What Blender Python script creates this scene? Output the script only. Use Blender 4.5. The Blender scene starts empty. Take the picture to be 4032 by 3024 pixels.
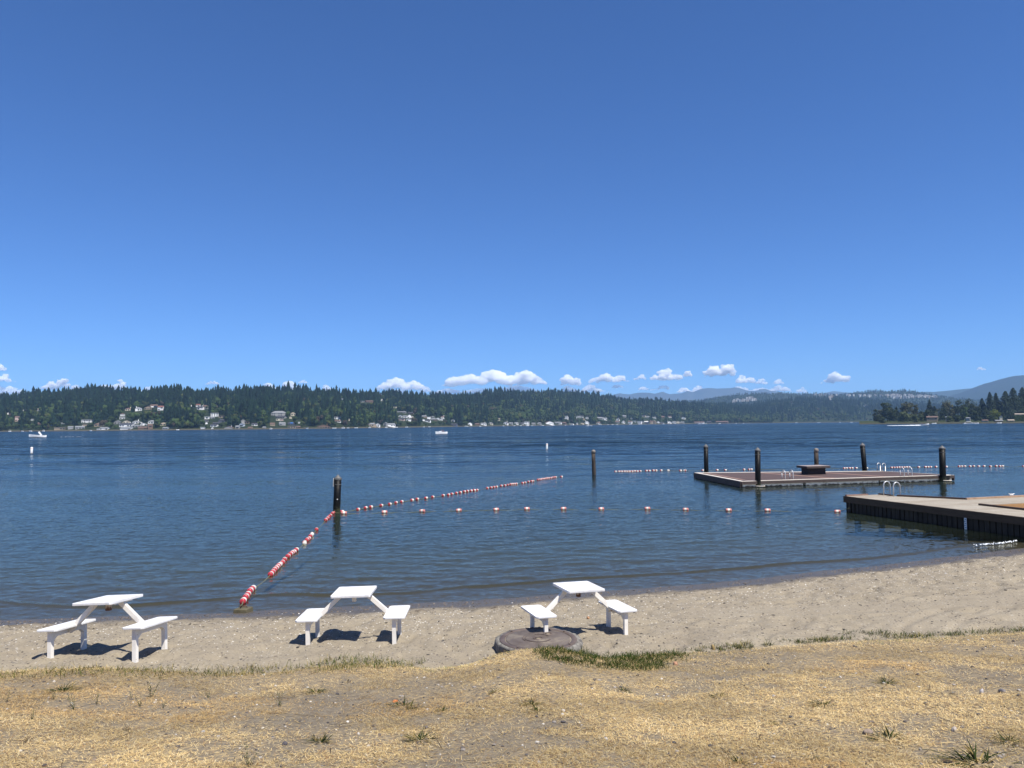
import bpy, bmesh, math, random
import numpy as np
from mathutils import Vector, Matrix
rnd = random.Random(7)
rng = np.random.default_rng(11)
S = bpy.context.scene
COL = S.collection
# ------------------------------------------------------------------ camera model (photo pixels, 4032 x 3024)
F, CZ, HY, ROLL = 3030.0, 3.8, 1671.0, 0.0095
PITCH = math.atan((HY-1512)/F)
cf = np.array([0, math.cos(PITCH), math.sin(PITCH)])
u0 = np.array([0, -math.sin(PITCH), math.cos(PITCH)])
r0 = np.array([1.0, 0, 0])
cr = r0*math.cos(ROLL)-u0*math.sin(ROLL)
cu = u0*math.cos(ROLL)+r0*math.sin(ROLL)
CP = np.array([0, 0, CZ])
def ray(px, py):
    d = cf+(px-2016)/F*cr-(py-1512)/F*cu
    return d/d[1]
def onz(px, py, z=0.0):
    d = ray(px, py); return CP+d*((z-CZ)/d[2])
def atY(px, py, Y): return CP+ray(px, py)*Y
def topix(P):
    P = np.atleast_2d(P)-CP
    w = P@cf
    return 2016+F*(P@cr)/w, 1512-F*(P@cu)/w
def hor(px): return HY-ROLL*(px-2016)
# ------------------------------------------------------------------ numpy value noise
def hsh(i, j, s):
    n = (i.astype(np.int64)*374761393+j.astype(np.int64)*668265263+s*1442695041) & 0x7fffffff
    n = ((n ^ (n >> 13))*1274126177) & 0x7fffffff
    return ((n ^ (n >> 16)) & 0xffff)/65535.0
def vnoise(x, y, s=0):
    x = np.asarray(x, float); y = np.asarray(y, float)
    i = np.floor(x); j = np.floor(y); fx = x-i; fy = y-j
    fx = fx*fx*(3-2*fx); fy = fy*fy*(3-2*fy)
    i = i.astype(np.int64); j = j.astype(np.int64)
    a = hsh(i, j, s); b = hsh(i+1, j, s); c = hsh(i, j+1, s); d = hsh(i+1, j+1, s)
    return (a*(1-fx)+b*fx)*(1-fy)+(c*(1-fx)+d*fx)*fy
def fbm(x, y, s=0, o=3):
    r = 0; a = .5
    for k in range(o):
        r = r+a*vnoise(np.asarray(x)*2**k, np.asarray(y)*2**k, s+k*17); a *= .5
    return r/(1-.5**o)
def sstep(a, b, x):
    t = np.clip((x-a)/(b-a), 0, 1); return t*t*(3-2*t)
# ------------------------------------------------------------------ mesh helpers
def tag(o, label=None, cat=None, group=None, kind=None):
    if label: o['label'] = label
    if cat: o['category'] = cat
    if group: o['group'] = group
    if kind: o['kind'] = kind
    return o
def link(o, parent=None):
    COL.objects.link(o)
    if parent is not None: o.parent = parent
    return o
def empty(name, loc=(0, 0, 0), rz=0.0, rx=0.0, ry=0.0):
    o = bpy.data.objects.new(name, None); o.empty_display_size = .2
    o.location = tuple(float(a) for a in loc); o.rotation_euler = (rx, ry, rz)
    return link(o)
def npmesh(name, V, Fc, mats, parent=None, smooth=False, attrs=None, cols=None, k=None):
    """V (n,3) array, Fc (m,k) array of equal-size faces"""
    V = np.asarray(V, np.float32); Fc = np.asarray(Fc, np.int32)
    m = bpy.data.meshes.new(name)
    m.vertices.add(len(V)); m.vertices.foreach_set('co', V.ravel())
    n, q = Fc.shape
    m.loops.add(n*q); m.loops.foreach_set('vertex_index', Fc.ravel())
    m.polygons.add(n); m.polygons.foreach_set('loop_start', np.arange(0, n*q, q, dtype=np.int32))
    m.polygons.foreach_set('use_smooth', np.full(n, smooth, dtype=bool))
    m.update(calc_edges=True); m.validate()
    for k_, a in (attrs or {}).items():
        at = m.attributes.new(k_, 'FLOAT', 'POINT'); at.data.foreach_set('value', np.asarray(a, np.float32).ravel())
    for k_, a in (cols or {}).items():
        at = m.color_attributes.new(k_, 'FLOAT_COLOR', 'POINT')
        a = np.asarray(a, np.float32)
        if a.shape[1] == 3: a = np.hstack([a, np.ones((len(a), 1), np.float32)])
        at.data.foreach_set('color', a.ravel())
    for t in (mats if isinstance(mats, (list, tuple)) else [mats]): m.materials.append(t)
    return link(bpy.data.objects.new(name, m), parent)
class MB:
    def __init__(s): s.v = []; s.f = []; s.m = []; s.sm = []
    def add(s, V, Fs, mi=0, smooth=False):
        o = len(s.v); s.v += [tuple(float(c) for c in p) for p in V]
        for f in Fs: s.f.append([i+o for i in f]); s.m.append(mi); s.sm.append(smooth)
        return s
    def box(s, c, d, rz=0.0, mi=0, M=None, taper=1.0):
        x, y, z = d[0]/2, d[1]/2, d[2]/2
        V = [(-x, -y, -z), (x, -y, -z), (x, y, -z), (-x, y, -z), (-x*taper, -y*taper, z), (x*taper, -y*taper, z), (x*taper, y*taper, z), (-x*taper, y*taper, z)]
        R = M if M is not None else Matrix.Rotation(rz, 3, 'Z')
        V = [R@Vector(p)+Vector(c) for p in V]
        return s.add(V, [(0, 3, 2, 1), (4, 5, 6, 7), (0, 1, 5, 4), (1, 2, 6, 5), (2, 3, 7, 6), (3, 0, 4, 7)], mi)
    def bar(s, a, b, w, h, mi=0):
        """square bar from a to b, w across, h in the plane holding the vertical"""
        a = Vector(a); b = Vector(b); d = (b-a); L = d.length; d.normalize()
        side = d.cross(Vector((0, 0, 1)))
        if side.length < 1e-4: side = Vector((1, 0, 0))
        side.normalize(); up = side.cross(d)
        M = Matrix((side, d, up)).transposed()
        return s.box((a+b)/2, (w, L, h), M=M, mi=mi)
    def lathe(s, prof, n=20, c=(0, 0, 0), mi=0, smooth=True, axis=None, caps=True):
        M = Matrix.Identity(3) if axis is None else Vector((0, 0, 1)).rotation_difference(Vector(axis)).to_matrix()
        V = []
        for r, z in prof:
            for k in range(n):
                a = 2*math.pi*k/n
                V.append(M@Vector((r*math.cos(a), r*math.sin(a), z))+Vector(c))
        mis = mi if isinstance(mi, (list, tuple)) else [mi]*(len(prof)-1)
        o = len(s.v); s.v += [tuple(p) for p in V]
        for i in range(len(prof)-1):
            for k in range(n):
                k2 = (k+1) % n
                s.f.append([o+i*n+k, o+i*n+k2, o+(i+1)*n+k2, o+(i+1)*n+k]); s.m.append(mis[i]); s.sm.append(smooth)
        if caps:
            s.f.append([o+k for k in range(n)][::-1]); s.m.append(mis[0]); s.sm.append(False)
            s.f.append([o+(len(prof)-1)*n+k for k in range(n)]); s.m.append(mis[-1]); s.sm.append(False)
        return s
    def tube(s, pts, r, n=8, mi=0):
        pts = [Vector(p) for p in pts]; rings = []
        up = Vector((0.3, 0.1, 1)).normalized()
        o = len(s.v)
        for i, p in enumerate(pts):
            t = (pts[min(i+1, len(pts)-1)]-pts[max(i-1, 0)]).normalized()
            a = t.cross(up)
            if a.length < 1e-3: a = t.cross(Vector((1, 0, 0)))
            a.normalize(); b = t.cross(a)
            rr = r[i] if isinstance(r, (list, tuple)) else r
            for k in range(n):
                th = 2*math.pi*k/n
                s.v.append(tuple(p+a*(rr*math.cos(th))+b*(rr*math.sin(th))))
        for i in range(len(pts)-1):
            for k in range(n):
                k2 = (k+1) % n
                s.f.append([o+i*n+k, o+(i+1)*n+k, o+(i+1)*n+k2, o+i*n+k2]); s.m.append(mi); s.sm.append(True)
        s.f.append([o+k for k in range(n)]); s.m.append(mi); s.sm.append(False)
        s.f.append([o+(len(pts)-1)*n+k for k in range(n)][::-1]); s.m.append(mi); s.sm.append(False)
        return s
    def prism(s, poly, z0, z1, mi=0):
        n = len(poly)
        V = [(x, y, z0) for x, y in poly]+[(x, y, z1) for x, y in poly]
        return s.add(V, [tuple(range(n))[::-1], tuple(range(n, 2*n))]+[(i, (i+1) % n, n+(i+1) % n, n+i) for i in range(n)], mi)
    def build(s, name, mats, parent=None, bevel=0.0, fix=True):
        m = bpy.data.meshes.new(name)
        m.from_pydata(s.v, [], s.f)
        for t in (mats if isinstance(mats, (list, tuple)) else [mats]): m.materials.append(t)
        m.polygons.foreach_set('material_index', s.m); m.polygons.foreach_set('use_smooth', s.sm)
        if fix or bevel:
            b = bmesh.new(); b.from_mesh(m)
            bmesh.ops.recalc_face_normals(b, faces=b.faces)
            if bevel: bmesh.ops.bevel(b, geom=b.edges[:], offset=bevel, segments=2, profile=.7, affect='EDGES')
            b.to_mesh(m); b.free()
        m.update()
        return link(bpy.data.objects.new(name, m), parent)
def copy_tree(o, parent=None):
    c = o.copy(); COL.objects.link(c); c.parent = parent
    for ch in list(o.children): copy_tree(ch, c)
    return c
# ------------------------------------------------------------------ materials
class NT:
    def __init__(s, name):
        s.mat = bpy.data.materials.new(name); s.mat.use_nodes = True
        s.t = s.mat.node_tree; s.t.nodes.clear(); s.out = s.t.nodes.new('ShaderNodeOutputMaterial')
    def n(s, typ, ins=None, **kw):
        nd = s.t.nodes.new('ShaderNode'+typ)
        for k, v in kw.items(): setattr(nd, k, v)
        for k, v in (ins or {}).items():
            if isinstance(v, bpy.types.NodeSocket): s.t.links.new(v, nd.inputs[k])
            else: nd.inputs[k].default_value = v
        return nd
    def math(s, op, a, b=0.0, clamp=False):
        return s.n('Math', {0: a, 1: b}, operation=op, use_clamp=clamp).outputs[0]
    def mr(s, v, a, b, c=0.0, d=1.0, smooth=False):
        nd = s.n('MapRange', {'Value': v, 'From Min': a, 'From Max': b, 'To Min': c, 'To Max': d})
        if smooth: nd.interpolation_type = 'SMOOTHSTEP'
        return nd.outputs['Result']
    def mix(s, f, a, b, bt='MIX'):
        nd = s.t.nodes.new('ShaderNodeMix'); nd.data_type = 'RGBA'; nd.blend_type = bt
        for i, v in ((0, f), (6, a), (7, b)):
            if isinstance(v, bpy.types.NodeSocket): s.t.links.new(v, nd.inputs[i])
            else: nd.inputs[i].default_value = v if i == 0 else (*v[:3], 1)
        return nd.outputs[2]
    def noise(s, scale, detail=2.0, vec=None, rough=.5, out='Fac', dist=0.0):
        nd = s.n('TexNoise', {'Scale': scale, 'Detail': detail, 'Roughness': rough, 'Distortion': dist})
        if vec is not None: s.t.links.new(vec, nd.inputs['Vector'])
        return nd.outputs[out]
    def pos(s, scale=(1, 1, 1), obj=False, rot=(0, 0, 0)):
        src = s.n('TexCoord').outputs['Object'] if obj else s.n('NewGeometry').outputs['Position']
        return s.n('Mapping', {'Vector': src, 'Scale': scale, 'Rotation': rot}).outputs[0]
    def bump(s, h, strength=.3, dist=.01):
        return s.n('Bump', {'Height': h, 'Strength': strength, 'Distance': dist}).outputs[0]
    def pbr(s, col, rough=.6, metal=0.0, normal=None, spec=.5):
        p = s.n('BsdfPrincipled', {'Roughness': rough, 'Metallic': metal, 'Specular IOR Level': spec})
        if isinstance(col, bpy.types.NodeSocket): s.t.links.new(col, p.inputs['Base Color'])
        else: p.inputs['Base Color'].default_value = (*col[:3], 1)
        if normal is not None: s.t.links.new(normal, p.inputs['Normal'])
        s.t.links.new(p.outputs[0], s.out.inputs[0]); return p
    def surf(s, sh): s.t.links.new(sh, s.out.inputs[0]); return s.mat
def simple(name, a, b=None, scale=8, rough=.6, metal=0.0, bump=0.0, bscale=60, spec=.4, stretch=(1, 1, 1), lo=.35, hi=.65, obj=True):
    t = NT(name); v = t.pos(stretch, obj=obj)
    b = b or tuple(c*.8 for c in a)
    c = t.mix(t.mr(t.noise(scale, 5, v, .6), lo, hi), a, b)
    nm = t.bump(t.noise(bscale, 4, v), bump, .01) if bump else None
    t.pbr(c, rough, metal, nm, spec); return t.mat
# ------------------------------------------------------------------ camera, sky, sun
cam = bpy.data.cameras.new('camera'); co = link(bpy.data.objects.new('camera', cam)); S.camera = co
cam.sensor_width = 36; cam.lens = F/4032*36; cam.clip_start = .1; cam.clip_end = 60000
co.matrix_world = Matrix([[cr[0], cu[0], -cf[0], 0], [cr[1], cu[1], -cf[1], 0], [cr[2], cu[2], -cf[2], CZ], [0, 0, 0, 1]])
SUN_EL, SUN_AZ = math.radians(62), math.radians(135)
w = bpy.data.worlds.new('World'); S.world = w; w.use_nodes = True
nt = w.node_tree; bg = nt.nodes['Background']
sky = nt.nodes.new('ShaderNodeTexSky'); sky.sky_type = 'NISHITA'; sky.sun_disc = False
sky.sun_elevation = SUN_EL; sky.sun_rotation = SUN_AZ
sky.altitude = 0; sky.air_density = .75; sky.dust_density = 0; sky.ozone_density = 10
tint = nt.nodes.new('ShaderNodeMix'); tint.data_type = 'RGBA'; tint.blend_type = 'MULTIPLY'; tint.inputs[0].default_value = 1; tint.inputs[7].default_value = (.89, 1.24, 1.62, 1)
nt.links.new(sky.outputs[0], tint.inputs[6]); nt.links.new(tint.outputs[2], bg.inputs[0]); bg.inputs[1].default_value = SKY_STR = .056
sl = bpy.data.lights.new('sun', 'SUN'); sl.energy = 5.0; sl.angle = math.radians(.53); sl.color = (1, .95, .87)
so = link(bpy.data.objects.new('sun', sl))
sd = Vector((math.sin(SUN_AZ)*math.cos(SUN_EL), math.cos(SUN_AZ)*math.cos(SUN_EL), math.sin(SUN_EL)))
so.rotation_euler = sd.to_track_quat('Z', 'Y').to_euler(); so.location = (20, -20, 60)
S.view_settings.view_transform = 'Standard'; S.view_settings.look = 'None'; S.view_settings.gamma = 1; S.view_settings.exposure = .65
S.view_settings.use_curve_mapping = False
S.cycles.use_denoising = True; S.cycles.denoiser = 'OPENIMAGEDENOISE'; S.cycles.denoising_input_passes = 'RGB_ALBEDO_NORMAL'; S.cycles.denoising_prefilter = 'ACCURATE'
S.cycles.max_bounces = 24; S.cycles.diffuse_bounces = 3; S.cycles.glossy_bounces = 3; S.cycles.transparent_max_bounces = 16; S.cycles.volume_bounces = 22
S.cycles.sample_clamp_indirect = 4
# ------------------------------------------------------------------ air
hz = MB().box((0, 7600, 357), (24000, 15800, 726))
ht = NT('air'); pv = ht.n('VolumePrincipled', {'Density': .58e-4, 'Anisotropy': 0.0, 'Color': (.38, .63, 1.0, 1)})
ht.t.links.new(pv.outputs[0], ht.out.inputs['Volume'])
haze = hz.build('haze', ht.mat); tag(haze, 'thin blue haze of summer air over the lake', 'haze', kind='stuff')
# ------------------------------------------------------------------ shore profile
SH = [(0, 2443), (400, 2428), (885, 2412), (1300, 2392), (1700, 2371), (2000, 2356), (2288, 2331), (2700, 2304), (3000, 2277), (3233, 2248), (3467, 2225), (3700, 2197), (3840, 2180), (4032, 2158)]
P = np.array([onz(a, b) for a, b in SH])
XS, YS = np.r_[-60, P[:, 0], 60], np.r_[P[0, 1]-1.5, P[:, 1], P[-1, 1]+22]
def y_s(x): return np.interp(x, XS, YS)
ED = [(0, 2652), (200, 2640), (400, 2636), (600, 2640), (900, 2630), (1120, 2622), (1250, 2600), (1420, 2590), (1560, 2598), (1700, 2615), (1850, 2600), (1960, 2566), (2040, 2556), (2120, 2555), (2200, 2556), (2300, 2578), (2400, 2585), (2550, 2566), (2700, 2556), (2850, 2552), (3000, 2535), (3300, 2516), (3600, 2505), (3800, 2493), (4032, 2480)]
P = np.array([onz(a, b, .5) for a, b in ED])
XG, YG = np.r_[-60, P[:, 0], 60], np.r_[P[0, 1]-.8, P[:, 1], P[-1, 1]+6]
def y_g(x): return np.interp(x, XG, YG)
def z_sand(x, y):
    t = y_s(x)-y
    up = .5*np.tanh(np.maximum(t, 0)*.2)*(1+.30*sstep(-3.6, -5.6, x)-.16*sstep(-4.2, -3.0, x)*sstep(-.5, -1.6, x)*0)
    dn = -3.6*(1-np.exp(np.minimum(t, 0)*.03))
    return np.where(t > 0, up, dn)
def relief(x, y):
    """footprints, ruts and ripples on the dry sand"""
    t = y_s(x)-y
    dry = sstep(.5, 1.6, t)
    sm = smooth_mask(x, y)
    n = (vnoise(x*3.2, y*3.2, 3)-.5)*.055+(vnoise(x*7, y*7, 4)-.5)*.050+(vnoise(x*16, y*16, 5)-.5)*.016
    pits = -np.clip(vnoise(x*4.1+7, y*4.1, 9)-.62, 0, 1)*.16
    n = (n*1.0+pits)*dry*(1-.75*sm)+ruts(x, y)
    n += (vnoise(x*1.3, y*1.3, 6)-.5)*.03*dry
    n += (vnoise(x*2+3, y*5, 8)-.5)*.012*(1-dry)
    return n
def arc_d(x, y, pts):
    P = np.array([onz(a, b, .45)[:2] for a, b in pts]); d = np.full(np.shape(x), 9.0)
    for k in range(len(P)-1):
        a, b = P[k], P[k+1]; ab = b-a; tt = np.clip(((x-a[0])*ab[0]+(y-a[1])*ab[1])/(ab@ab), 0, 1)
        d = np.minimum(d, np.hypot(x-a[0]-tt*ab[0], y-a[1]-tt*ab[1]))
    return d
RUT = [[(3540, 2500), (3560, 2460), (3620, 2425), (3720, 2390)], [(3450, 2480), (3500, 2440), (3580, 2395)], [(3740, 2495), (3770, 2460), (3830, 2425), (3950, 2400)], [(3660, 2470), (3720, 2430), (3790, 2405)]]
BAND = [(2800, 2390), (3300, 2380), (3700, 2366), (4100, 2340), (4500, 2310)]
def smooth_mask(x, y):
    m = 1-sstep(.35, .75, arc_d(x, y, BAND))
    for r in RUT: m = np.maximum(m, .8*(1-sstep(.12, .3, arc_d(x, y, r))))
    return m
def ruts(x, y):
    z = 0
    for r in RUT[::2]:
        d = arc_d(x, y, r); z = z-.020*np.exp(-(d/.06)**2)+.012*np.exp(-((d-.17)/.06)**2)
    d = arc_d(x, y, BAND); z = z+.015*np.exp(-((d-.55)/.07)**2)-.01*np.exp(-((d-.3)/.05)**2)
    return z
def gz(x, y):
    """bare ground height, sand or lawn"""
    x = np.asarray(x, float); y = np.asarray(y, float)
    d = y_g(x)-y
    lawn = np.where(d > 0, .145*(d-.5*(1-np.exp(-np.maximum(d, 0)/.5)))+.025*sstep(0, .25, d), 0)
    mound = .20*np.exp(-((x-.40)/1.0)**2)*(1-np.exp(-np.maximum(d, 0)/.22))*np.exp(-np.maximum(d, 0)/2.2)
    return z_sand(x, np.maximum(y, y_g(x)-.0))+lawn+mound
def lumps(x, y): return (fbm(x*1.1, y*1.1, 31, 3)-.5)*.06+(vnoise(x*6, y*6, 33)-.5)*.02
def ground_at(px, py, extra=0.0):
    """first point of the near ground along the pixel's ray"""
    d = ray(px, py); Y = np.arange(3.0, 40, .01)
    X = d[0]*Y; Z = CZ+d[2]*Y
    k = np.argmax(Z <= gz(X, Y)+extra)
    return np.array([X[k], Y[k], float(gz(X[k], Y[k]))])
# ------------------------------------------------------------------ beach and lake bed: one sheet out to the far shore
xs = np.r_[-3000, -1200, -400, -150, np.arange(-60, -14, 2.0), np.arange(-14, 20, .055), np.arange(20, 60, 2.0), 60, 150, 400, 1200, 3000]
vs = np.r_[np.arange(-.8, 13, .055), 13*1.12**np.arange(0, 50)]
X, Vv = np.meshgrid(xs, vs); Y = y_g(X)+Vv
near = (np.abs(X) < 30) & (Vv < 16)
Z = z_sand(X, np.maximum(Y, -1e9))
Zr = np.where(near, relief(X, Y), 0); inner = Vv < 0
Z = Z+Zr-np.where(inner, .10*sstep(0, .3, -Vv), 0)
def grid_faces(nr, nc):
    i = np.arange(nr*nc).reshape(nr, nc)
    return np.stack([i[:-1, :-1], i[:-1, 1:], i[1:, 1:], i[1:, :-1]], -1).reshape(-1, 4)
T = y_s(X)-Y
mt = NT('sand')
g = mt.pos()
at = mt.n('Attribute', attribute_name='t').outputs['Fac']
sm = mt.n('Attribute', attribute_name='smooth').outputs['Fac']
n1 = mt.noise(1.3, 5, g, .6); n2 = mt.noise(28, 4, g, .65); n3 = mt.noise(140, 2, g, .6)
c = mt.mix(mt.mr(n1, .35, .65), (0.2211, 0.1848, 0.1287), (0.2673, 0.2277, 0.1617))
c = mt.mix(mt.math('MULTIPLY', mt.mr(n2, .42, .75), mt.mr(sm, 0, 1, .55, .2)), c, (0.1085, 0.0899, 0.0608))  # darker patches put the shade of dents into the sand colour
c = mt.mix(mt.mr(n3, .3, .7, 0, .35), c, (0.3102, 0.2706, 0.2178))
def specks(scale, thr, col, cc, strength=1.0, seed=0.0):
    v = mt.n('Mapping', {'Vector': g, 'Location': (seed, seed*.7, 0), 'Scale': (1, 1, 1)}).outputs[0]
    vo = mt.n('TexVoronoi', {'Vector': v, 'Scale': scale, 'Randomness': 1.0})
    r = mt.n('SeparateColor', {0: vo.outputs['Color']}).outputs[0]
    f = mt.math('MULTIPLY', mt.math('LESS_THAN', vo.outputs['Distance'], .33), mt.math('GREATER_THAN', r, thr))
    return mt.mix(mt.math('MULTIPLY', f, strength), cc, col)
shelly = mt.math('MULTIPLY', mt.mr(at, .3, 1.2, 0, 1), mt.mr(at, 2.6, 5.0, 1, .3))
c = specks(20, .80, (0.084, 0.07, 0.0595), c, .8)
c = specks(33, .80, (0.105, 0.084, 0.07), c, .7, 3.1)
c = mt.mix(shelly, c, specks(26, .86, (0.6, 0.576, 0.528), c, .9, 7.7))
wet = mt.mr(mt.math('ADD', at, mt.mr(mt.noise(1.1, 3, g), .3, .7, -.25, .25)), .75, 1.55, 1, 0, True)
c = mt.mix(wet, c, mt.mix(1.0, c, (.36, .35, .34), 'MULTIPLY'))
drift = mt.math('MULTIPLY', mt.mr(mt.math('ABSOLUTE', mt.math('SUBTRACT', mt.math('ADD', at, mt.mr(mt.noise(.8, 3, g), .3, .7, -.4, .4)), 1.5)), .0, .10, .7, 0), mt.mr(mt.noise(6, 4, g), .45, .6))
c = mt.mix(drift, c, (0.07, 0.0525, 0.0385))
deep = mt.mr(at, -14, -1.5, 1, 0, True)
c = mt.mix(deep, c, (.12, .115, .075))
hgt = mt.math('ADD', mt.math('MULTIPLY', n2, .5), mt.math('MULTIPLY', n3, .25))
rough = mt.mr(wet, 0, 1, .9, .35)
p = mt.pbr(c, .9, 0, mt.bump(hgt, .8, .02), .3); mt.t.links.new(rough, p.inputs['Roughness'])
beach = npmesh('beach_sand', np.stack([X, Y, Z], -1).reshape(-1, 3), grid_faces(*X.shape), mt.mat, smooth=True, attrs={'t': T, 'smooth': np.where(near, smooth_mask(X, Y), 0)})
tag(beach, 'pale grey beach sand with shells and footprints sloping into the lake', 'beach', kind='structure')
# ------------------------------------------------------------------ lawn sheet of bare dirt under the dead grass
xs = np.r_[-200, -80, np.arange(-40, -12, 1.0), np.arange(-12, 16, .07), np.arange(16, 40, 1.0), 40, 80, 200]
vs = np.r_[np.arange(-.03, 8.5, .06), np.arange(8.5, 20, .6), np.arange(20, 80, 6)]
X, Vv = np.meshgrid(xs, vs); ed = (vnoise(X*2.2, X*0, 41)-.5)*.16+(vnoise(X*7, X*0, 42)-.5)*.10
Y = y_g(X)-Vv+ed*np.exp(-np.maximum(Vv, 0)/.4)
Z = gz(X, Y)+.012+np.where(Vv > .02, lumps(X, Y)*sstep(0, .6, Vv), -.05)
lt = NT('dry_lawn_soil'); g = lt.pos()
a = lt.noise(.55, 5, g, .6); b = lt.noise(9, 5, g, .65); c3 = lt.noise(60, 3, g, .6)
c = lt.mix(lt.mr(b, .35, .65), (0.1504, 0.1248, 0.0928), (0.2112, 0.1792, 0.1312))
c = lt.mix(lt.mr(c3, .42, .7, 0, .7), c, (0.0806, 0.0651, 0.0484))
st = lt.noise(45, 3, lt.pos((.35, 1.2, 1)), .6)
c = lt.mix(lt.math('MULTIPLY', lt.mr(st, .48, .62), lt.mr(a, .36, .56)), c, (0.3808, 0.2856, 0.1496))
lt.pbr(c, .95, 0, lt.bump(lt.math('ADD', b, lt.math('MULTIPLY', c3, .5)), .9, .025), .2)
lawn = npmesh('lawn', np.stack([X, Y, Z], -1).reshape(-1, 3), grid_faces(*X.shape)[:, ::-1], lt.mat, smooth=True)
tag(lawn, 'sun dried lawn of straw and bare soil above the beach', 'lawn', kind='structure')
def lawn_z(x, y):
    v = y_g(x)-y
    return gz(x, y)+.012+lumps(x, y)*sstep(0, .6, v)
# ------------------------------------------------------------------ water
sx = np.r_[-9, -4, -2.2, np.arange(-1.5, -.72, .02), np.arange(-.72, .72, .0021), np.arange(.72, 1.5, .02), 2.2, 4, 9]
yr = [13.2]
while yr[-1] < 75: yr.append(yr[-1]+max(.05, yr[-1]*.0036*(1+.01*yr[-1])))
yr = np.array(yr); yr = np.r_[yr, 75*1.07**np.arange(1, 62)]; yr = yr[yr < 4300]
SX, Y = np.meshgrid(sx, yr); X = SX*Y
sp = np.gradient(yr)[:, None]
Zw = np.zeros_like(X); dist_s = Y-y_s(X)
amp = .5+.9*fbm(X*.11+5, Y*.05, 55, 3)
wr = np.random.default_rng(5)
for k in range(46):
    lam = .22*10**(wr.random()**1.35*.85); th = wr.normal(0, .5)-.18; A = .0105*lam/(2*math.pi)*(.55 if lam > .8 else 1.05)
    kx, ky = math.sin(th)*2*math.pi/lam, math.cos(th)*2*math.pi/lam
    fade = np.clip(lam/(4*sp)-.6, 0, 1)*np.clip(lam/(4*.0021*Y)-.6, 0, 1)
    ph = wr.random()*6.28+1.2*(fbm(X*.09+k, Y*.09, 60+k, 2)-.5)*6
    Zw += A*fade*amp*np.sin(kx*X+ky*Y+ph)
Zw *= sstep(.2, 2.5, dist_s)*.85+.15
wob = (fbm(X*.35, X*0+2, 71, 3)-.5)*.8
for c0, hh, ww in ((1.25, .034, .10), (3.2, .010, .25), (5.6, .008, .35)):
    Zw += hh*np.exp(-((dist_s-c0-wob*(1+.3*c0))/ww)**2)*(.55+.9*vnoise(X*.5, X*0, int(c0*10)))
Zw += .004*sstep(-1, 1.2, -dist_s)
dep = np.clip(Zw-z_sand(X, Y), 0, 10)
wt = NT('lake_water'); g = wt.pos()
sep = wt.n('SeparateXYZ', {0: g})
dd = wt.math('ABSOLUTE', sep.outputs[1])
far = wt.mr(dd, 18, 170, 0, 1, True)
pat = wt.mr(wt.noise(.03, 4, wt.pos((.5, 1.6, 1)), .55), .32, .68, .55, 1.35)
pat2 = wt.mr(wt.noise(.0045, 4, wt.pos((.45, 2.4, 1)), .6), .35, .65, .7, 1.25)
def slope(scale, k, st):
    v = wt.n('VectorMath', {0: wt.noise(scale, 2, wt.pos(st), .5, 'Color'), 1: (.5, .5, .5)}, operation='SUBTRACT').outputs[0]
    return wt.n('VectorMath', {0: v, 'Scale': k}, operation='SCALE').outputs[0]
def vadd(a, b): return wt.n('VectorMath', {0: a, 1: b}, operation='ADD').outputs[0]
def vsc(a, k): return wt.n('VectorMath', {0: a, 'Scale': k}, operation='SCALE').outputs[0]
dp0 = wt.n('Attribute', attribute_name='depth').outputs['Fac']
small = vadd(slope(11, .40, (.7, 1.3, 1)), slope(4.6, .34, (.6, 1.3, 1)))
big = vadd(vadd(vadd(slope(.9, .95, (.6, 1.5, 1)), slope(.22, .85, (.5, 1.8, 1))), slope(.05, .45, (.5, 2.2, 1))), (0, -.12, 0))
sv = vadd(vadd(vsc(small, wt.math('MULTIPLY', pat, wt.mr(dp0, 0, 2.6, .62, 1.0))), vsc(wt.n('CombineXYZ', {1: -.02}).outputs[0], wt.mr(dp0, .05, .5))), vsc(big, wt.math('MULTIPLY', wt.math('MULTIPLY', far, 1.05), wt.math('MULTIPLY', pat, pat2))))
sv = wt.n('VectorMath', {0: sv, 1: (1, 1, 0)}, operation='MULTIPLY').outputs[0]
nrm = wt.n('VectorMath', {0: vadd(wt.n('NewGeometry').outputs['Normal'], sv)}, operation='NORMALIZE').outputs[0]
fr = wt.n('Fresnel', {'IOR': 1.33, 'Normal': nrm}).outputs[0]
dp = wt.n('Attribute', attribute_name='depth').outputs['Fac']
opq = wt.math('SUBTRACT', 1.0, wt.math('POWER', 2.718, wt.math('MULTIPLY', dp, -.6)))
body = wt.n('BsdfDiffuse', {'Color': wt.mix(wt.mr(dp, .5, 3.2), (.034, .048, .036), (.0072, .020, .036))})
tr = wt.n('BsdfTransparent', {'Color': (.86, .90, .84, 1)})
under = wt.n('MixShader', {0: opq, 1: tr.outputs[0], 2: body.outputs[0]})
gl = wt.n('BsdfGlossy', {'Color': (.76, .76, .69, 1), 'Roughness': .06, 'Normal': nrm})
wm = wt.surf(wt.n('MixShader', {0: fr, 1: under.outputs[0], 2: gl.outputs[0]}).outputs[0])
keep = grid_faces(*X.shape)
fd = dist_s.ravel()[keep].max(1); keep = keep[fd > -1.2]
lake = npmesh('lake_water', np.stack([X, Y, Zw], -1).reshape(-1, 3), keep, wm, smooth=True, attrs={'depth': dep})
tag(lake, 'rippled blue lake water between the beach and the wooded shore', 'lake', kind='structure')
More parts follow.
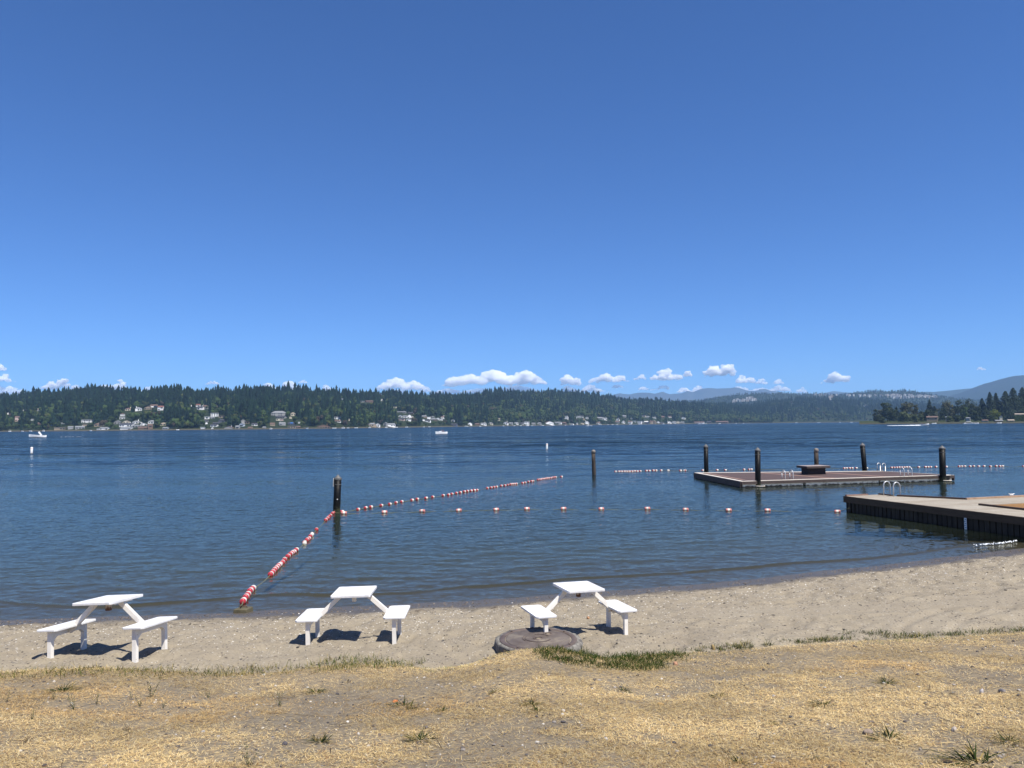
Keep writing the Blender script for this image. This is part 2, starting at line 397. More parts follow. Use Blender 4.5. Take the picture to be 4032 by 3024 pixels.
# ------------------------------------------------------------------ hills
def hillmat(name, a, b, sc, shore=None):
    t = NT(name); g = t.pos()
    c = t.mix(t.mr(t.noise(sc, 6, g, .65), .35, .65), a, b)
    if shore: c = t.mix(t.mr(t.n('SeparateXYZ', {0: g}).outputs[2], 1.0, 2.2, 1, 0), c, shore)
    t.pbr(c, .95, 0, t.bump(t.noise(sc*4, 4, g), 1.0, 6), .1); return t.mat
class Hill:
    def __init__(s, pts, treeh, bump=3.0, seed=0, ex=.85, back=.5, z0=.4):
        s.p = np.array(pts, float); s.th = treeh; s.b = bump; s.seed = seed; s.ex = ex; s.back = back; s.z0 = z0
    def Ds(s, px): return np.interp(px, s.p[:, 0], s.p[:, 1])
    def Dr(s, px): return np.interp(px, s.p[:, 0], s.p[:, 2])
    def ridge(s, px):
        py = np.interp(px, s.p[:, 0], s.p[:, 3]); return CZ+s.Dr(px)*(hor(px)-py)/F-s.th
    def z(s, px, d):
        t = (d-s.Ds(px))/(s.Dr(px)-s.Ds(px)); zr = s.ridge(px)
        up = s.z0+(zr-s.z0)*np.clip(t, 0, 1)**s.ex
        z = np.where(t <= 1, up, zr-(t-1)*zr*s.back)
        z = np.where(t < 0, s.z0+t*60, z)
        return z+(fbm(px*.02, d*.012, s.seed, 3)-.5)*2*s.b*np.clip(t, 0, 1)
    def build(s, name, mat, p0, p1, dp, label, nt_=40, tmax=1.6):
        px = np.arange(p0, p1+dp, dp); t = np.r_[-.06, np.linspace(0, tmax, nt_)]
        PX, TT = np.meshgrid(px, t); D = s.Ds(PX)+TT*(s.Dr(PX)-s.Ds(PX)); Z = s.z(PX, D)
        Z = np.maximum(Z, -4.2)
        X = (PX-2016)/F*D
        o = npmesh(name, np.stack([X, D, Z], -1).reshape(-1, 3), grid_faces(*PX.shape), mat, smooth=True)
        return tag(o, label, 'hill', kind='structure')
HA = Hill([(-2500, 1500, 2100, 1580), (-400, 1300, 1850, 1572), (0, 1200, 1800, 1557), (100, 1195, 1800, 1546), (190, 1190, 1800, 1534), (350, 1180, 1800, 1530), (500, 1170, 1800, 1527), (620, 1160, 1800, 1525), (750, 1150, 1800, 1525), (900, 1150, 1800, 1527), (1000, 1160, 1800, 1522), (1150, 1200, 1850, 1529), (1300, 1240, 1900, 1532), (1400, 1300, 1950, 1537), (1600, 1450, 2100, 1545), (1750, 1600, 2250, 1543), (1850, 1700, 2350, 1548), (1955, 1780, 2450, 1538), (1965, 1780, 2450, 1532), (2080, 1900, 2600, 1534), (2150, 1960, 2700, 1532), (2250, 2050, 2800, 1536), (2330, 2120, 2900, 1546), (2400, 2180, 3000, 1553), (2450, 2220, 3050, 1564), (2550, 2300, 3100, 1571), (2650, 2380, 3150, 1572), (2720, 2430, 3200, 1581), (2850, 2480, 3200, 1588), (2950, 2520, 3200, 1606), (3050, 2560, 3100, 1640)], 21, 4, 1)
HB = Hill([(2500, 2600, 3500, 1600), (2700, 2600, 3500, 1590), (2850, 2600, 3600, 1585), (2950, 2600, 3600, 1581), (3000, 2620, 3600, 1576), (3050, 2640, 3600, 1566), (3100, 2660, 3650, 1561), (3200, 2700, 3700, 1559), (3300, 2750, 3700, 1561), (3400, 2800, 3800, 1567), (3500, 2800, 3900, 1573), (3600, 2800, 3900, 1580), (3750, 2800, 3900, 1592), (3900, 2800, 3900, 1600), (5200, 2800, 3900, 1590)], 20, 5, 2)
HC = Hill([(2500, 4100, 5200, 1590), (2620, 4100, 5200, 1583), (2680, 4100, 5200, 1579), (2750, 4100, 5200, 1569), (2800, 4100, 5200, 1562), (2850, 4100, 5200, 1554), (2940, 4100, 5200, 1544), (3050, 4100, 5200, 1543), (3080, 4100, 5200, 1541), (3150, 4100, 5200, 1546), (3220, 4100, 5200, 1543), (3300, 4100, 5200, 1548), (3350, 4100, 5200, 1542), (3400, 4100, 5200, 1536), (3500, 4100, 5200, 1532), (3545, 4100, 5200, 1532), (3600, 4100, 5200, 1535), (3640, 4100, 5200, 1541), (3700, 4100, 5200, 1553), (3760, 4100, 5200, 1563), (3850, 4100, 5200, 1569), (4000, 4100, 5200, 1590), (5200, 4100, 5200, 1600)], 14, 4, 3, .7)
HD = Hill([(3300, 6500, 8200, 1600), (3600, 6500, 8200, 1585), (3742, 6500, 8200, 1558), (3785, 6500, 8200, 1545), (3833, 6500, 8200, 1526), (3879, 6500, 8200, 1509), (3934, 6500, 8200, 1494), (3988, 6500, 8200, 1481), (4032, 6500, 8200, 1475), (4150, 6500, 8200, 1458), (4400, 6500, 8200, 1445), (4800, 6500, 8200, 1470), (5200, 6500, 8200, 1500)], 0, 6, 4, .9)
HE = Hill([(3500, 9000, 10000, 1560), (3641, 9000, 10000, 1541), (3676, 9000, 10000, 1542), (3717, 9000, 10000, 1539), (3771, 9000, 10000, 1533), (3825, 9000, 10000, 1527), (3900, 9000, 10000, 1520), (4100, 9000, 10000, 1530), (4600, 9000, 10000, 1560)], 0, 4, 5)
HF = Hill([(2100, 12500, 14000, 1600), (2300, 12500, 14000, 1580), (2380, 12500, 14000, 1566), (2419, 12500, 14000, 1553), (2438, 12500, 14000, 1548), (2457, 12500, 14000, 1551), (2482, 12500, 14000, 1553), (2495, 12500, 14000, 1549), (2520, 12500, 14000, 1546), (2555, 12500, 14000, 1546), (2577, 12500, 14000, 1551), (2609, 12500, 14000, 1542), (2634, 12500, 14000, 1552), (2663, 12500, 14000, 1550), (2685, 12500, 14000, 1548), (2708, 12500, 14000, 1539), (2729, 12500, 14000, 1544), (2764, 12500, 14000, 1530), (2789, 12500, 14000, 1528), (2827, 12500, 14000, 1530), (2875, 12500, 14000, 1528), (2894, 12500, 14000, 1525), (2913, 12500, 14000, 1528), (2944, 12500, 14000, 1538), (2979, 12500, 14000, 1539), (2995, 12500, 14000, 1532), (3014, 12500, 14000, 1531), (3033, 12500, 14000, 1538), (3100, 12500, 14000, 1548), (3230, 12500, 14000, 1550), (3285, 12500, 14000, 1540), (3325, 12500, 14000, 1545), (3500, 12500, 14000, 1555), (3900, 12500, 14000, 1570)], 0, 2, 6, 1.0)
HR = Hill([(3380, 905, 1000, 1658.5), (3470, 880, 1050, 1657), (3700, 850, 1100, 1653), (4100, 800, 1100, 1647), (5200, 700, 1100, 1634)], 0, .5, 7, .6, .1)
wood = hillmat('hill_undergrowth', (0.0136, 0.0223, 0.0099), (0.0279, 0.0372, 0.0136), .03, (0.0806, 0.0713, 0.0496))
HA.build('wooded_hill', wood, -2500, 3050, 14, 'long wooded hillside rising behind the lakeside houses')
HB.build('distant_hill', wood, 2500, 5200, 16, 'darker wooded hill past the end of the house shore')
hc = hillmat('far_hill_wood', (0.013, 0.0221, 0.0117), (0.026, 0.0358, 0.0169), .02)
HC.build('far_hill', hc, 2500, 5200, 10, 'rounded blue green hill carrying a strip of pale houses')
HD.build('mountain_slope', hillmat('mountain_wood', (.008, .015, .011), (.016, .024, .014), .012), 3300, 4700, 10, 'broad hazy blue mountain rising out of the frame at right')
HE.build('hazy_ridge', hc, 3500, 4600, 12, 'pale low ridge between far hill and blue mountain')
HF.build('mountains', hillmat('mountain_rock', (0.0245, 0.0315, 0.0245), (0.049, 0.0525, 0.042), .004), 2100, 3900, 8, 'pale blue mountain range with soft peaks on the horizon', tmax=1.3)
HR.build('wooded_point', hillmat('point_lawn', (0.028, 0.042, 0.014), (0.049, 0.0595, 0.0224), .05, (0.0595, 0.056, 0.035)), 3380, 5200, 14, 'low green point of land under the tall trees', nt_=30, tmax=3)
# ------------------------------------------------------------------ houses across the lake
HOUSES = """31 1632 14 8 W t f;92 1618 8 5 W t t;151 1618 14 9 W t s;66 1659 17 20 P b s;124 1655 9 5 W w t;153 1672 12 8 B b s;123 1678 7 8 L g s;247 1669 13 5 W w t;200 1676 6 9 L g f;232 1692 40 9 T t t;275 1690 18 11 G g s;338 1665 36 13 W w t;337 1677 25 8 T t t;308 1689 32 11 G g s
386 1679 36 14 T b h;407 1692 32 10 W g s;383 1692 10 4 W w t;459 1670 22 14 G g f;494 1667 22 11 C t f;491 1680 46 14 W d s;493 1694 41 13 W g s;532 1668 28 12 W g h;534 1682 30 10 G g h;562 1676 24 10 W g f;595 1668 28 14 W g h;562 1691 41 11 B b s;588 1691 17 20 B b s;641 1675 22 11 C t h;650 1690 20 8 L g s;502 1617 25 11 C b h;541 1618 24 15 W g h;580 1613 24 14 T b f;604 1604 27 11 W b s;631 1616 22 18 W r s;480 1638 14 11 W b h;478 1650 19 9 W g s
779 1603 16 12 W r s;787 1614 22 14 W d s;806 1611 25 16 G b h;751 1601 8 8 W t f;848 1601 11 5 T t t;841 1641 28 15 W w t;813 1650 17 10 W w t;832 1649 20 8 G g s;809 1662 16 9 G d s;810 1670 9 9 W d f;871 1663 24 13 D d h;851 1671 30 8 D d s;841 1680 25 10 W d s;797 1692 15 10 W w t;834 1690 8 7 W w f;898 1692 32 13 G b f;871 1645 24 8 T t t
955 1668 17 16 G g f;951 1679 18 14 L g f;934 1688 15 12 G g s;1000 1676 21 10 W d s;970 1668 20 9 T b t;984 1690 16 9 T b s;1039 1689 11 9 G g s
1094 1638 60 20 G g h;1152 1638 17 14 C t h;1103 1647 36 9 G d s;1094 1656 18 9 C t t;1108 1657 11 8 P t t;1108 1675 24 12 G g s;1071 1677 18 12 T b s;1142 1648 9 8 C t h;1177 1667 10 6 W w t;1147 1687 30 10 T t t;1170 1685 20 7 B b s
1270 1688 50 16 B b f;1327 1651 25 10 W w t;1329 1663 22 8 W b s;1375 1658 8 10 C g f;1204 1688 17 6 G g t;1256 1585 6 9 W g s;1347 1574 6 6 W g s
1463 1679 29 14 T g h;1486 1682 17 15 W g f;1517 1678 14 15 G g f;1533 1679 38 12 W g s;1504 1579 10 9 W g f;1427 1584 14 6 G g t;1452 1585 30 8 B b s;1552 1606 16 6 C t t
1576 1643 13 9 W d f;1594 1645 16 9 W g s;1611 1646 14 14 W d f;1617 1631 22 8 B d s;1580 1626 34 6 G g s;1580 1656 23 10 P d s;1608 1658 21 10 W g h;1670 1645 17 9 T g s;1688 1650 14 9 W w t;1704 1647 14 8 G g h;1725 1654 14 10 W g f;1743 1649 17 11 W b h;1667 1658 9 8 W g f;1685 1663 20 11 W d s;1706 1656 23 8 B g s;1737 1655 12 6 W w t;1783 1661 12 9 W g h;1786 1677 27 9 D d s
1850 1675 16 12 W g f;1903 1674 22 9 W g s;1932 1672 18 9 C g h;1992 1672 17 11 W b f;2012 1672 15 8 G g s;2033 1671 14 8 W g s;2052 1671 20 7 G d s;2073 1673 20 13 W w t;2101 1673 14 8 G g s;2124 1672 18 9 G g h;2162 1672 32 13 W b f;2195 1670 22 9 G g s;1877 1674 20 7 B b s;1961 1657 14 10 C t s
2207 1670 9 9 W g f;2222 1671 15 9 B b s;2249 1673 20 5 W g s;2272 1671 8 6 W g s;2294 1672 12 6 C t s;2311 1670 16 12 W d f;2356 1671 15 9 W b s;2230 1652 15 13 W g s;2269 1647 7 7 W g f;2279 1645 12 7 W g s;2291 1644 12 7 W d s;2299 1655 7 8 T t f;2311 1650 10 9 W g h;2362 1651 20 9 G g s;2381 1655 18 10 W g s
2433 1657 14 10 W d f;2457 1643 17 8 G g s;2431 1666 16 8 G b s;2454 1667 13 9 W g h;2482 1668 15 10 W b s;2499 1663 12 6 W w t;2520 1670 16 12 W w t;2533 1667 8 8 G g t;2546 1668 16 10 N w s;2566 1669 13 12 T b s;2578 1668 12 12 T t f;2592 1666 10 7 W g f;2535 1643 16 8 C d s;2576 1649 14 7 W g s;2485 1650 8 4 W w t;2550 1645 14 6 G g s
2609 1646 16 8 B b s;2637 1645 15 7 W b s;2691 1651 18 9 W g f;2636 1668 17 9 W g f;2656 1667 14 8 W g s;2670 1667 9 9 C t t;2687 1668 20 8 G g h;2607 1669 14 6 G d s;2755 1669 38 9 W b s;2791 1665 20 7 D d s;2844 1666 48 8 B b s"""
CLD = [(215, 'wooded shore behind the boat with the dark canopy'), (420, 'shore just right of the dark canopied boat'), (700, 'first big house cluster from the left'), (925, 'terraced cluster left of the near black pile'), (1060, 'small cluster above the start of the buoy rope'), (1190, 'cluster around the grey roofed mansion'), (1400, 'trees left of the hillside road'), (1565, 'shore just left of the hillside road'), (1800, 'cluster around the hillside road'), (2200, 'shore strip right of the bow rider boat'), (2400, 'shore above the second black pile'), (2600, 'shore left of the floating platform'), (3000, 'last houses before the bare wood')]
WC = {'W': ((.90, .89, .87), 'white'), 'C': ((.80, .72, .54), 'cream'), 'T': ((0.3276, 0.2574, 0.1794), 'tan'), 'G': ((0.3276, 0.3276, 0.3198), 'grey'), 'B': ((.17, .11, .075), 'brown'), 'D': ((.09, .10, .13), 'slate'), 'P': ((.62, .47, .42), 'pinkish'), 'L': ((.50, .56, .62), 'pale blue'), 'N': ((.03, .04, .10), 'navy')}
RC = {'g': ((0.18, 0.1875, 0.195), 'grey roof'), 'b': ((0.1275, 0.0825, 0.0638), 'brown roof'), 'd': ((0.045, 0.045, 0.0525), 'dark roof'), 'r': ((0.195, 0.0825, 0.0562), 'red roof'), 't': ((0.27, 0.225, 0.1725), 'tan roof'), 'w': ((0.54, 0.54, 0.525), 'flat white roof')}
def pmat(name, c, rough=.8):
    return simple(name, c, tuple(x*.85 for x in c), 1.5, rough)
WM = {k: pmat('siding_'+v[1].replace(' ', '_'), v[0]) for k, v in WC.items()}
RM = {k: pmat('shingle_'+v[1].replace(' ', '_'), v[0]) for k, v in RC.items()}
GLASS = NT('window_glass'); GLASS.pbr(GLASS.mix(GLASS.mr(GLASS.noise(.6, 2, GLASS.pos()), .4, .6), (.015, .02, .028), (.04, .05, .06)), .15, 0, None, .5); GLASS = GLASS.mat
def hill_hit(H, px, py):
    d = np.linspace(float(H.Ds(px))+6, float(H.Dr(px)), 900); zr = CZ+d*ray(px, py)[2]
    k = np.nonzero(H.z(px, d) >= zr)[0]
    return float(d[k[0]]) if len(k) else float(H.Dr(px))
def house(px, py, w, h, wc, rc, kind, label, H, group, D=None, nm='house'):
    D = D or hill_hit(H, px, py); w *= D/F; h *= D/F
    x, y, _ = atY(px, py, D); z = CZ+D*ray(px, py)[2]
    dpth = min(max(w*.7, 5), 13); rz = rnd.uniform(-.35, .35)+math.atan2(-x, y)*.6
    o = empty(nm, (x, y+dpth*.5, z), rz); tag(o, label, 'house', group)
    rh = 0.35 if kind == 't' else min(h*.42, (w if kind == 'f' else dpth)*.32)
    wh = h-rh; e = .35; hw, hd = w/2, dpth/2
    m = MB().box((0, 0, (wh-6)/2), (w, dpth, wh+6))
    r = MB(); z0 = wh
    if kind == 't': r.box((0, 0, wh+.2), (w+1.0, dpth+1.0, .4))
    elif kind == 'h':
        k = max(hw-hd, .3) if hw > hd else .3; kd = max(hd-hw, .3) if hd > hw else .3
        A = [(-hw-e, -hd-e, z0), (hw+e, -hd-e, z0), (hw+e, hd+e, z0), (-hw-e, hd+e, z0), (-k, -kd, z0+rh), (k, -kd, z0+rh), (k, kd, z0+rh), (-k, kd, z0+rh)]
        r.add(A, [(0, 3, 2, 1), (4, 5, 6, 7), (0, 1, 5, 4), (1, 2, 6, 5), (2, 3, 7, 6), (3, 0, 4, 7)])
    else:
        ax = kind == 's'; L, W2 = (hw, hd) if ax else (hd, hw)
        def q(a, b, c): return (a, b, c) if ax else (b, a, c)
        m.add([q(-L, -W2, wh), q(-L, W2, wh), q(-L, 0, z0+rh-.1), q(L, -W2, wh), q(L, W2, wh), q(L, 0, z0+rh-.1)], [(0, 1, 2), (3, 5, 4), (0, 2, 5, 3), (1, 4, 5, 2)])
        s_ = rh/W2
        for sg in (-1, 1):
            a0 = W2+e; r.add([q(-L-e, sg*a0, z0-s_*e), q(L+e, sg*a0, z0-s_*e), q(L+e, 0, z0+rh+.02), q(-L-e, 0, z0+rh+.02), q(-L-e, sg*a0, z0-s_*e+.25), q(L+e, sg*a0, z0-s_*e+.25), q(L+e, 0, z0+rh+.27), q(-L-e, 0, z0+rh+.27)], [(0, 1, 2, 3), (4, 5, 6, 7), (0, 1, 5, 4), (1, 2, 6, 5), (3, 2, 6, 7), (0, 3, 7, 4)])
    m.build('wall', WM[wc], o); r.build('roof', RM[rc], o)
    if w > 5.5:
        n = max(1, int(w/3.6)); fl = max(1, int(wh/3.0+.4))
        for f in range(fl):
            for k in range(n):
                if rnd.random() < .22: continue
                cx = -hw+w*(k+.5)/n; ww = w/n*rnd.uniform(.45, .72); zz = wh-(f+.5)*wh/fl
                MB().box((cx, -hd-.03, zz), (ww, .12, wh/fl*rnd.uniform(.45, .6))).build('window', GLASS, o, fix=False)
        if kind != 't' and w > 9 and rnd.random() < .6:
            MB().box((hw*rnd.choice((-.6, .55)), .5, z0+rh*.8+.6), (1.0, .9, rh*.5+2.0)).build('chimney', WM[wc], o, fix=False)
    return o, D
ORD = ['', 'second', 'third', 'fourth', 'fifth', 'sixth', 'seventh', 'eighth', 'ninth', 'tenth', 'eleventh', 'twelfth', 'thirteenth', 'fourteenth', 'fifteenth', 'sixteenth', 'seventeenth', 'eighteenth', 'nineteenth', 'twentieth']+['twenty-'+q for q in ('first', 'second', 'third', 'fourth', 'fifth', 'sixth', 'seventh', 'eighth', 'ninth')]+['thirtieth', 'thirty-first', 'thirty-second', 'thirty-third']
HL = []
for s_ in HOUSES.replace('\n', ';').split(';'):
    a = s_.split(); HL.append((float(a[0]), float(a[1]), float(a[2]), float(a[3]), a[4], a[5], a[6]))
rows = {}
for i, hh in enumerate(HL):
    ci = next(k for k, c_ in enumerate(CLD) if hh[0] < c_[0]); shore = 1699-.0115*hh[0] if hh[0] < 2300 else 1671
    rows.setdefault((ci, WC[hh[4]][1], RC[hh[5]][1]), []).append((hh[0], i))
LAB = {}
for (ci, a, b), L in rows.items():
    L.sort()
    for k, (_, i) in enumerate(L):
        hh = HL[i]
        rf = b.replace('flat white roof', 'flat roof').replace(' roof', '-roofed')
        LAB[i] = f"{a} {rf} house, {CLD[ci][1]}" if len(L) == 1 else f"{ORD[k] or 'first'} {a} {rf} house from left, {CLD[ci][1]}"
RECT = []
for i, (px, py, w_, h_, wc, rc, kd) in enumerate(HL):
    o, D = house(px, py, w_, h_, wc, rc, kd, LAB[i], HA, 'houses along the far lake shore')
    RECT.append((px, py, w_, h_, D))
# blue tarpaulin roof house
o, D = house(1145, 1673, 28, 9, 'D', 'd', 's', 'dark house with a bright blue tarpaulin on its roof', HA, 'houses along the far lake shore'); RECT.append((1145, 1673, 28, 9, D))
sc = D/F
MB().box((0, -3.0, 9*sc*.86), (10*sc, 2.6, .25), M=Matrix.Rotation(.55, 3, 'X')).build('tarpaulin', simple('blue_tarp', (0.024, 0.136, 0.44), None, 3), o)
# the hillside road between the houses
rd = [(1622, 1652, 8), (1633, 1645, 9), (1643, 1640, 8), (1650, 1637, 6)]
V = []
for a, b, hw in rd:
    d = hill_hit(HA, a, b)+4
    for sgn in (-1, 1): x, y, z = atY(a+sgn*hw, b, d); V.append((x, d, HA.z(a+sgn*hw, d)+2.0))
road = npmesh('road', V, [(2*i, 2*i+1, 2*i+3, 2*i+2) for i in range(3)], simple('road_concrete', (0.238, 0.217, 0.182), (0.189, 0.175, 0.154), .2))
tag(road, 'pale road climbing the far hillside between white houses', 'road', kind='structure'); RECT.append((1636, 1653, 42, 16, D+60))
# town strip on the far hill, each house only a speck
tw = MB(); tr_ = np.random.default_rng(3)
def strip(H, a, b, ya, yb, n, sz=(2.5, 5.5)):
    for k in range(n):
        px = a+(b-a)*tr_.random(); f_ = (px-a)/(b-a); py = (ya[0]*(1-f_)+ya[1]*f_)+(tr_.random())*(yb[0]*(1-f_)+yb[1]*f_)
        d = hill_hit(H, px, py); x, y, z = atY(px, py, d); ww = tr_.uniform(*sz)*d/F; hh = tr_.uniform(.7, 1.6)*d/F
        mi = int(tr_.choice([0, 0, 1, 2])); z = CZ+d*ray(px, py)[2]
        tw.box((x, d, z+11+hh/2-9), (ww, 9, hh+18), tr_.uniform(-.5, .5), mi=mi); tw.box((x, d, z+11+hh+.8), (ww*1.1, 10, 1.6), 0, mi=3, taper=.4)
strip(HC, 3205, 3300, (1556, 1558), (5, 4), 12); strip(HC, 3320, 3440, (1558, 1561), (5, 4), 16); strip(HC, 3440, 3520, (1560, 1560), (4, 6), 26)
strip(HC, 3515, 3580, (1558, 1560), (13, 11), 60); strip(HC, 3575, 3690, (1560, 1564), (8, 4), 50); strip(HC, 2884, 2978, (1577, 1575), (9, 5), 46); strip(HC, 2938, 2962, (1570, 1570), (2, 2), 7, (4, 8)); strip(HB, 3262, 3282, (1567, 1567), (3, 3), 5); strip(HB, 3392, 3414, (1603, 1604), (3, 3), 5)
twn = tw.build('hillside_town', [pmat('town_white', (0.629, 0.612, 0.578)), pmat('town_tan', (0.408, 0.357, 0.2975)), pmat('town_grey', (0.34, 0.34, 0.3485)), pmat('town_roof', (0.2125, 0.1955, 0.187))], fix=False)
tag(twn, 'strips of tiny pale houses on the far blue hill', 'town', kind='stuff')
# ------------------------------------------------------------------ forests that read as one mass
def fmat(name):
    t = NT(name); c = t.n('Attribute', attribute_name='tint').outputs['Color']
    v = t.noise(.35, 3, t.pos(), .6); c = t.mix(t.mr(v, .35, .65, 0, .45), c, t.mix(1.0, c, (.55, .6, .6), 'MULTIPLY'))
    t.pbr(c, .9, 0, None, .1); return t.mat
FM = fmat('tree_needles_and_leaves')
def cone_tree(seed, seg=6, tiers=4):
    r = np.random.default_rng(seed); V = []; Fs = []
    for k in range(tiers):
        z0 = .10+.9*k/tiers*.92; z1 = min(1.0, z0+.42-.05*k); rr = (1-.86*k/tiers)**.75
        o = len(V)
        for s_ in range(seg):
            a = 2*math.pi*(s_+.5*k)/seg+r.normal(0, .12); q = rr*r.uniform(.72, 1.12); V.append((q*math.cos(a), q*math.sin(a), z0+r.uniform(-.04, .03)))
        V.append((r.normal(0, .03), r.normal(0, .03), z1))
        for s_ in range(seg): Fs.append((o+s_, o+(s_+1) % seg, o+seg))
    return np.array(V), np.array(Fs)
def lump_tree(seed):
    r = np.random.default_rng(seed); b = bmesh.new(); V = []; Fs = []
    for k in range(6):
        c = (0, 0, .62) if k == 0 else (r.normal(0, .42), r.normal(0, .42), r.uniform(.40, .80)); rad = .34 if k == 0 else r.uniform(.16, .30)
        b2 = bmesh.new(); bmesh.ops.create_icosphere(b2, subdivisions=1, radius=1); o = len(V)
        for v in b2.verts:
            q = 1+r.uniform(-.22, .18); V.append((c[0]+v.co.x*rad*1.9*q, c[1]+v.co.y*rad*1.9*q, c[2]+v.co.z*rad*q))
        b2.verts.index_update()
        Fs += [tuple(o+v.index for v in f.verts) for f in b2.faces]; b2.free()
    b.free(); return np.array(V), np.array(Fs)
CON = [cone_tree(i) for i in range(5)]; CON3 = [cone_tree(i+30, 5, 2) for i in range(4)]; LMP = [lump_tree(i) for i in range(5)]
RA = np.array(RECT)
def forest(name, label, H, p0, p1, n, dec, hr, low=False, tmax=1.25, seed=0, clear=True, group=None):
    r = np.random.default_rng(seed); px = r.uniform(p0, p1, n*2); t = r.uniform(.012, tmax, n*2)
    wgt = H.Ds(px)+t*(H.Dr(px)-H.Ds(px)); keep = r.random(n*2) < wgt/wgt.max(); px, t = px[keep][:n], t[keep][:n]
    o_ = np.argsort(t); px, t = px[o_], t[o_]
    d = H.Ds(px)+t*(H.Dr(px)-H.Ds(px)); x = (px-2016)/F*d; z = H.z(px, d)
    pd = dec(px, t); isd = r.random(len(px)) < pd+1.1*(fbm(px*.014, t*7, seed+3, 3)-.5)
    hh = np.where(isd, r.uniform(hr[0]*.55, hr[1]*.62, len(px)), r.uniform(hr[0], hr[1]*1.12, len(px))*np.where(r.random(len(px)) < .3, .66, 1)*(.45+.95*fbm(px*.022, t*9, seed+9, 3)))
    rad = np.where(isd, hh*r.uniform(.34, .5, len(px)), hh*r.uniform(.17, .27, len(px)))
    ok = np.ones(len(px), bool)
    if clear:
        by = topix(np.stack([x, d, z+2], -1))[1]; ty = topix(np.stack([x, d, z+hh], -1))[1]; rp = rad/d*F
        for (hx, hy, hw, hhh, hd) in RA:
            m = (np.abs(px-hx) < hw/2+rp*.55) & (d < hd+16) & (ty < hy-.22*hhh)
            ok &= ~(m & (by > hy-hhh))
            ok &= ~((np.abs(px-hx) < hw/2+rp*.3) & (np.abs(d-hd-6) < 9))
    Vs, Fs, Cs = [], [], []; off = 0
    base = np.where(isd[:, None], np.array([.030, .047, .014]), np.array([.0090, .0200, .0105]))
    hue = r.random(len(px))
    base = base*(.55+.95*r.random((len(px), 1)))
    base = np.where((isd & (hue > .90))[:, None], np.array([.052, .060, .018])*(.7+.5*r.random((len(px), 1))), base)
    base = np.where((isd & (hue < .04))[:, None], np.array([.045, .036, .024]), base)
    for i in np.nonzero(ok)[0]:
        V, Fc = (LMP if isd[i] else (CON3 if low else CON))[int(hue[i]*997) % 4]
        a = hue[i]*6.28*7; c_, s_ = math.cos(a), math.sin(a)
        W = np.empty_like(V); W[:, 0] = x[i]+rad[i]*(V[:, 0]*c_-V[:, 1]*s_); W[:, 1] = d[i]+rad[i]*(V[:, 0]*s_+V[:, 1]*c_); W[:, 2] = z[i]-.4+hh[i]*V[:, 2]
        Vs.append(W); Fs.append(Fc+off); off += len(V); Cs.append(np.repeat(base[i][None], len(V), 0))
    o = npmesh(name, np.vstack(Vs), np.vstack(Fs), FM, cols={'tint': np.vstack(Cs)})
    return tag(o, label, 'forest', kind='stuff')
forest('hillside_forest', 'dense dark conifers and lighter broadleaf trees covering the long hillside', HA, -700, 3040, 23000, lambda px, t: np.clip(.30+.50*(1-np.clip(t*1.7, 0, 1))*(.4+.6*sstep(1500, 2000, px))+.10*sstep(1700, 2200, px), 0, .8), (17, 29), seed=1)
forest('distant_forest', 'bluish wood on the second hill past the houses', HB, 2560, 4700, 7500, lambda px, t: np.clip(.75-1.4*t, .05, .8), (17, 27), seed=2, clear=False)
forest('far_hill_forest', 'fine textured wood over the far rounded hill', HC, 2600, 4500, 7000, lambda px, t: .45+0*t, (13, 22), low=True, seed=3, tmax=1.15, clear=False)
forest('shore_bushes', 'low green bushes and gardens along the far waterline', HA, -700, 3040, 900, lambda px, t: 1.0+0*t, (9, 17), seed=9, tmax=.05)
# ------------------------------------------------------------------ tall trees on the near point, each its own thing
LEAF = {}
def leafmat(name, a, b):
    if name in LEAF: return LEAF[name]
    t = NT(name); g = t.pos(); c = t.mix(t.mr(t.noise(.5, 4, g, .6), .35, .65), a, b)
    p = t.pbr(c, .85, 0, None, .15); LEAF[name] = t.mat; return t.mat
BARK = simple('bark', (0.068, 0.052, 0.04), (0.112, 0.092, 0.072), 2)
def leafquads(C, N, size, r):
    n = len(C); N = N/np.linalg.norm(N, axis=1)[:, None]
    a = np.cross(N, r.normal(0, 1, (n, 3))); a /= np.linalg.norm(a, axis=1)[:, None]; b = np.cross(N, a)
    s = size*r.uniform(.6, 1.3, (n, 1))
    V = np.stack([C-a*s-b*s*.6, C+a*s-b*s*.6, C+a*s*.7+b*s*.8, C-a*s*.7+b*s*.8], 1).reshape(-1, 3)
    return V, np.arange(4*n).reshape(n, 4)
def broad(h, w, r, dens=1.0):
    n = 26; cs = []; 
    for k in range(n):
        th = r.uniform(0, 6.28); q = math.sqrt(r.random())*.36*w; zz = h*(.10+.80*r.random()); f = 1-.75*abs((zz/h-.45)/.55)**2
        cs.append((q*f*math.cos(th), q*f*math.sin(th), zz, w*r.uniform(.12, .21)))
    cs.append((0, 0, h*.86, w*.2))
    Cs, Ns = [], []
    for (x, y, z, R_) in cs:
        m = int(75*dens); d = r.normal(0, 1, (m, 3)); d /= np.linalg.norm(d, axis=1)[:, None]
        Cs.append(np.array([x, y, z])+d*R_*r.uniform(.65, 1.08, (m, 1))*np.array([1, 1, .85])); Ns.append(d+r.normal(0, .45, (m, 3)))
    return leafquads(np.vstack(Cs), np.vstack(Ns), max(.35, w*.028), r)
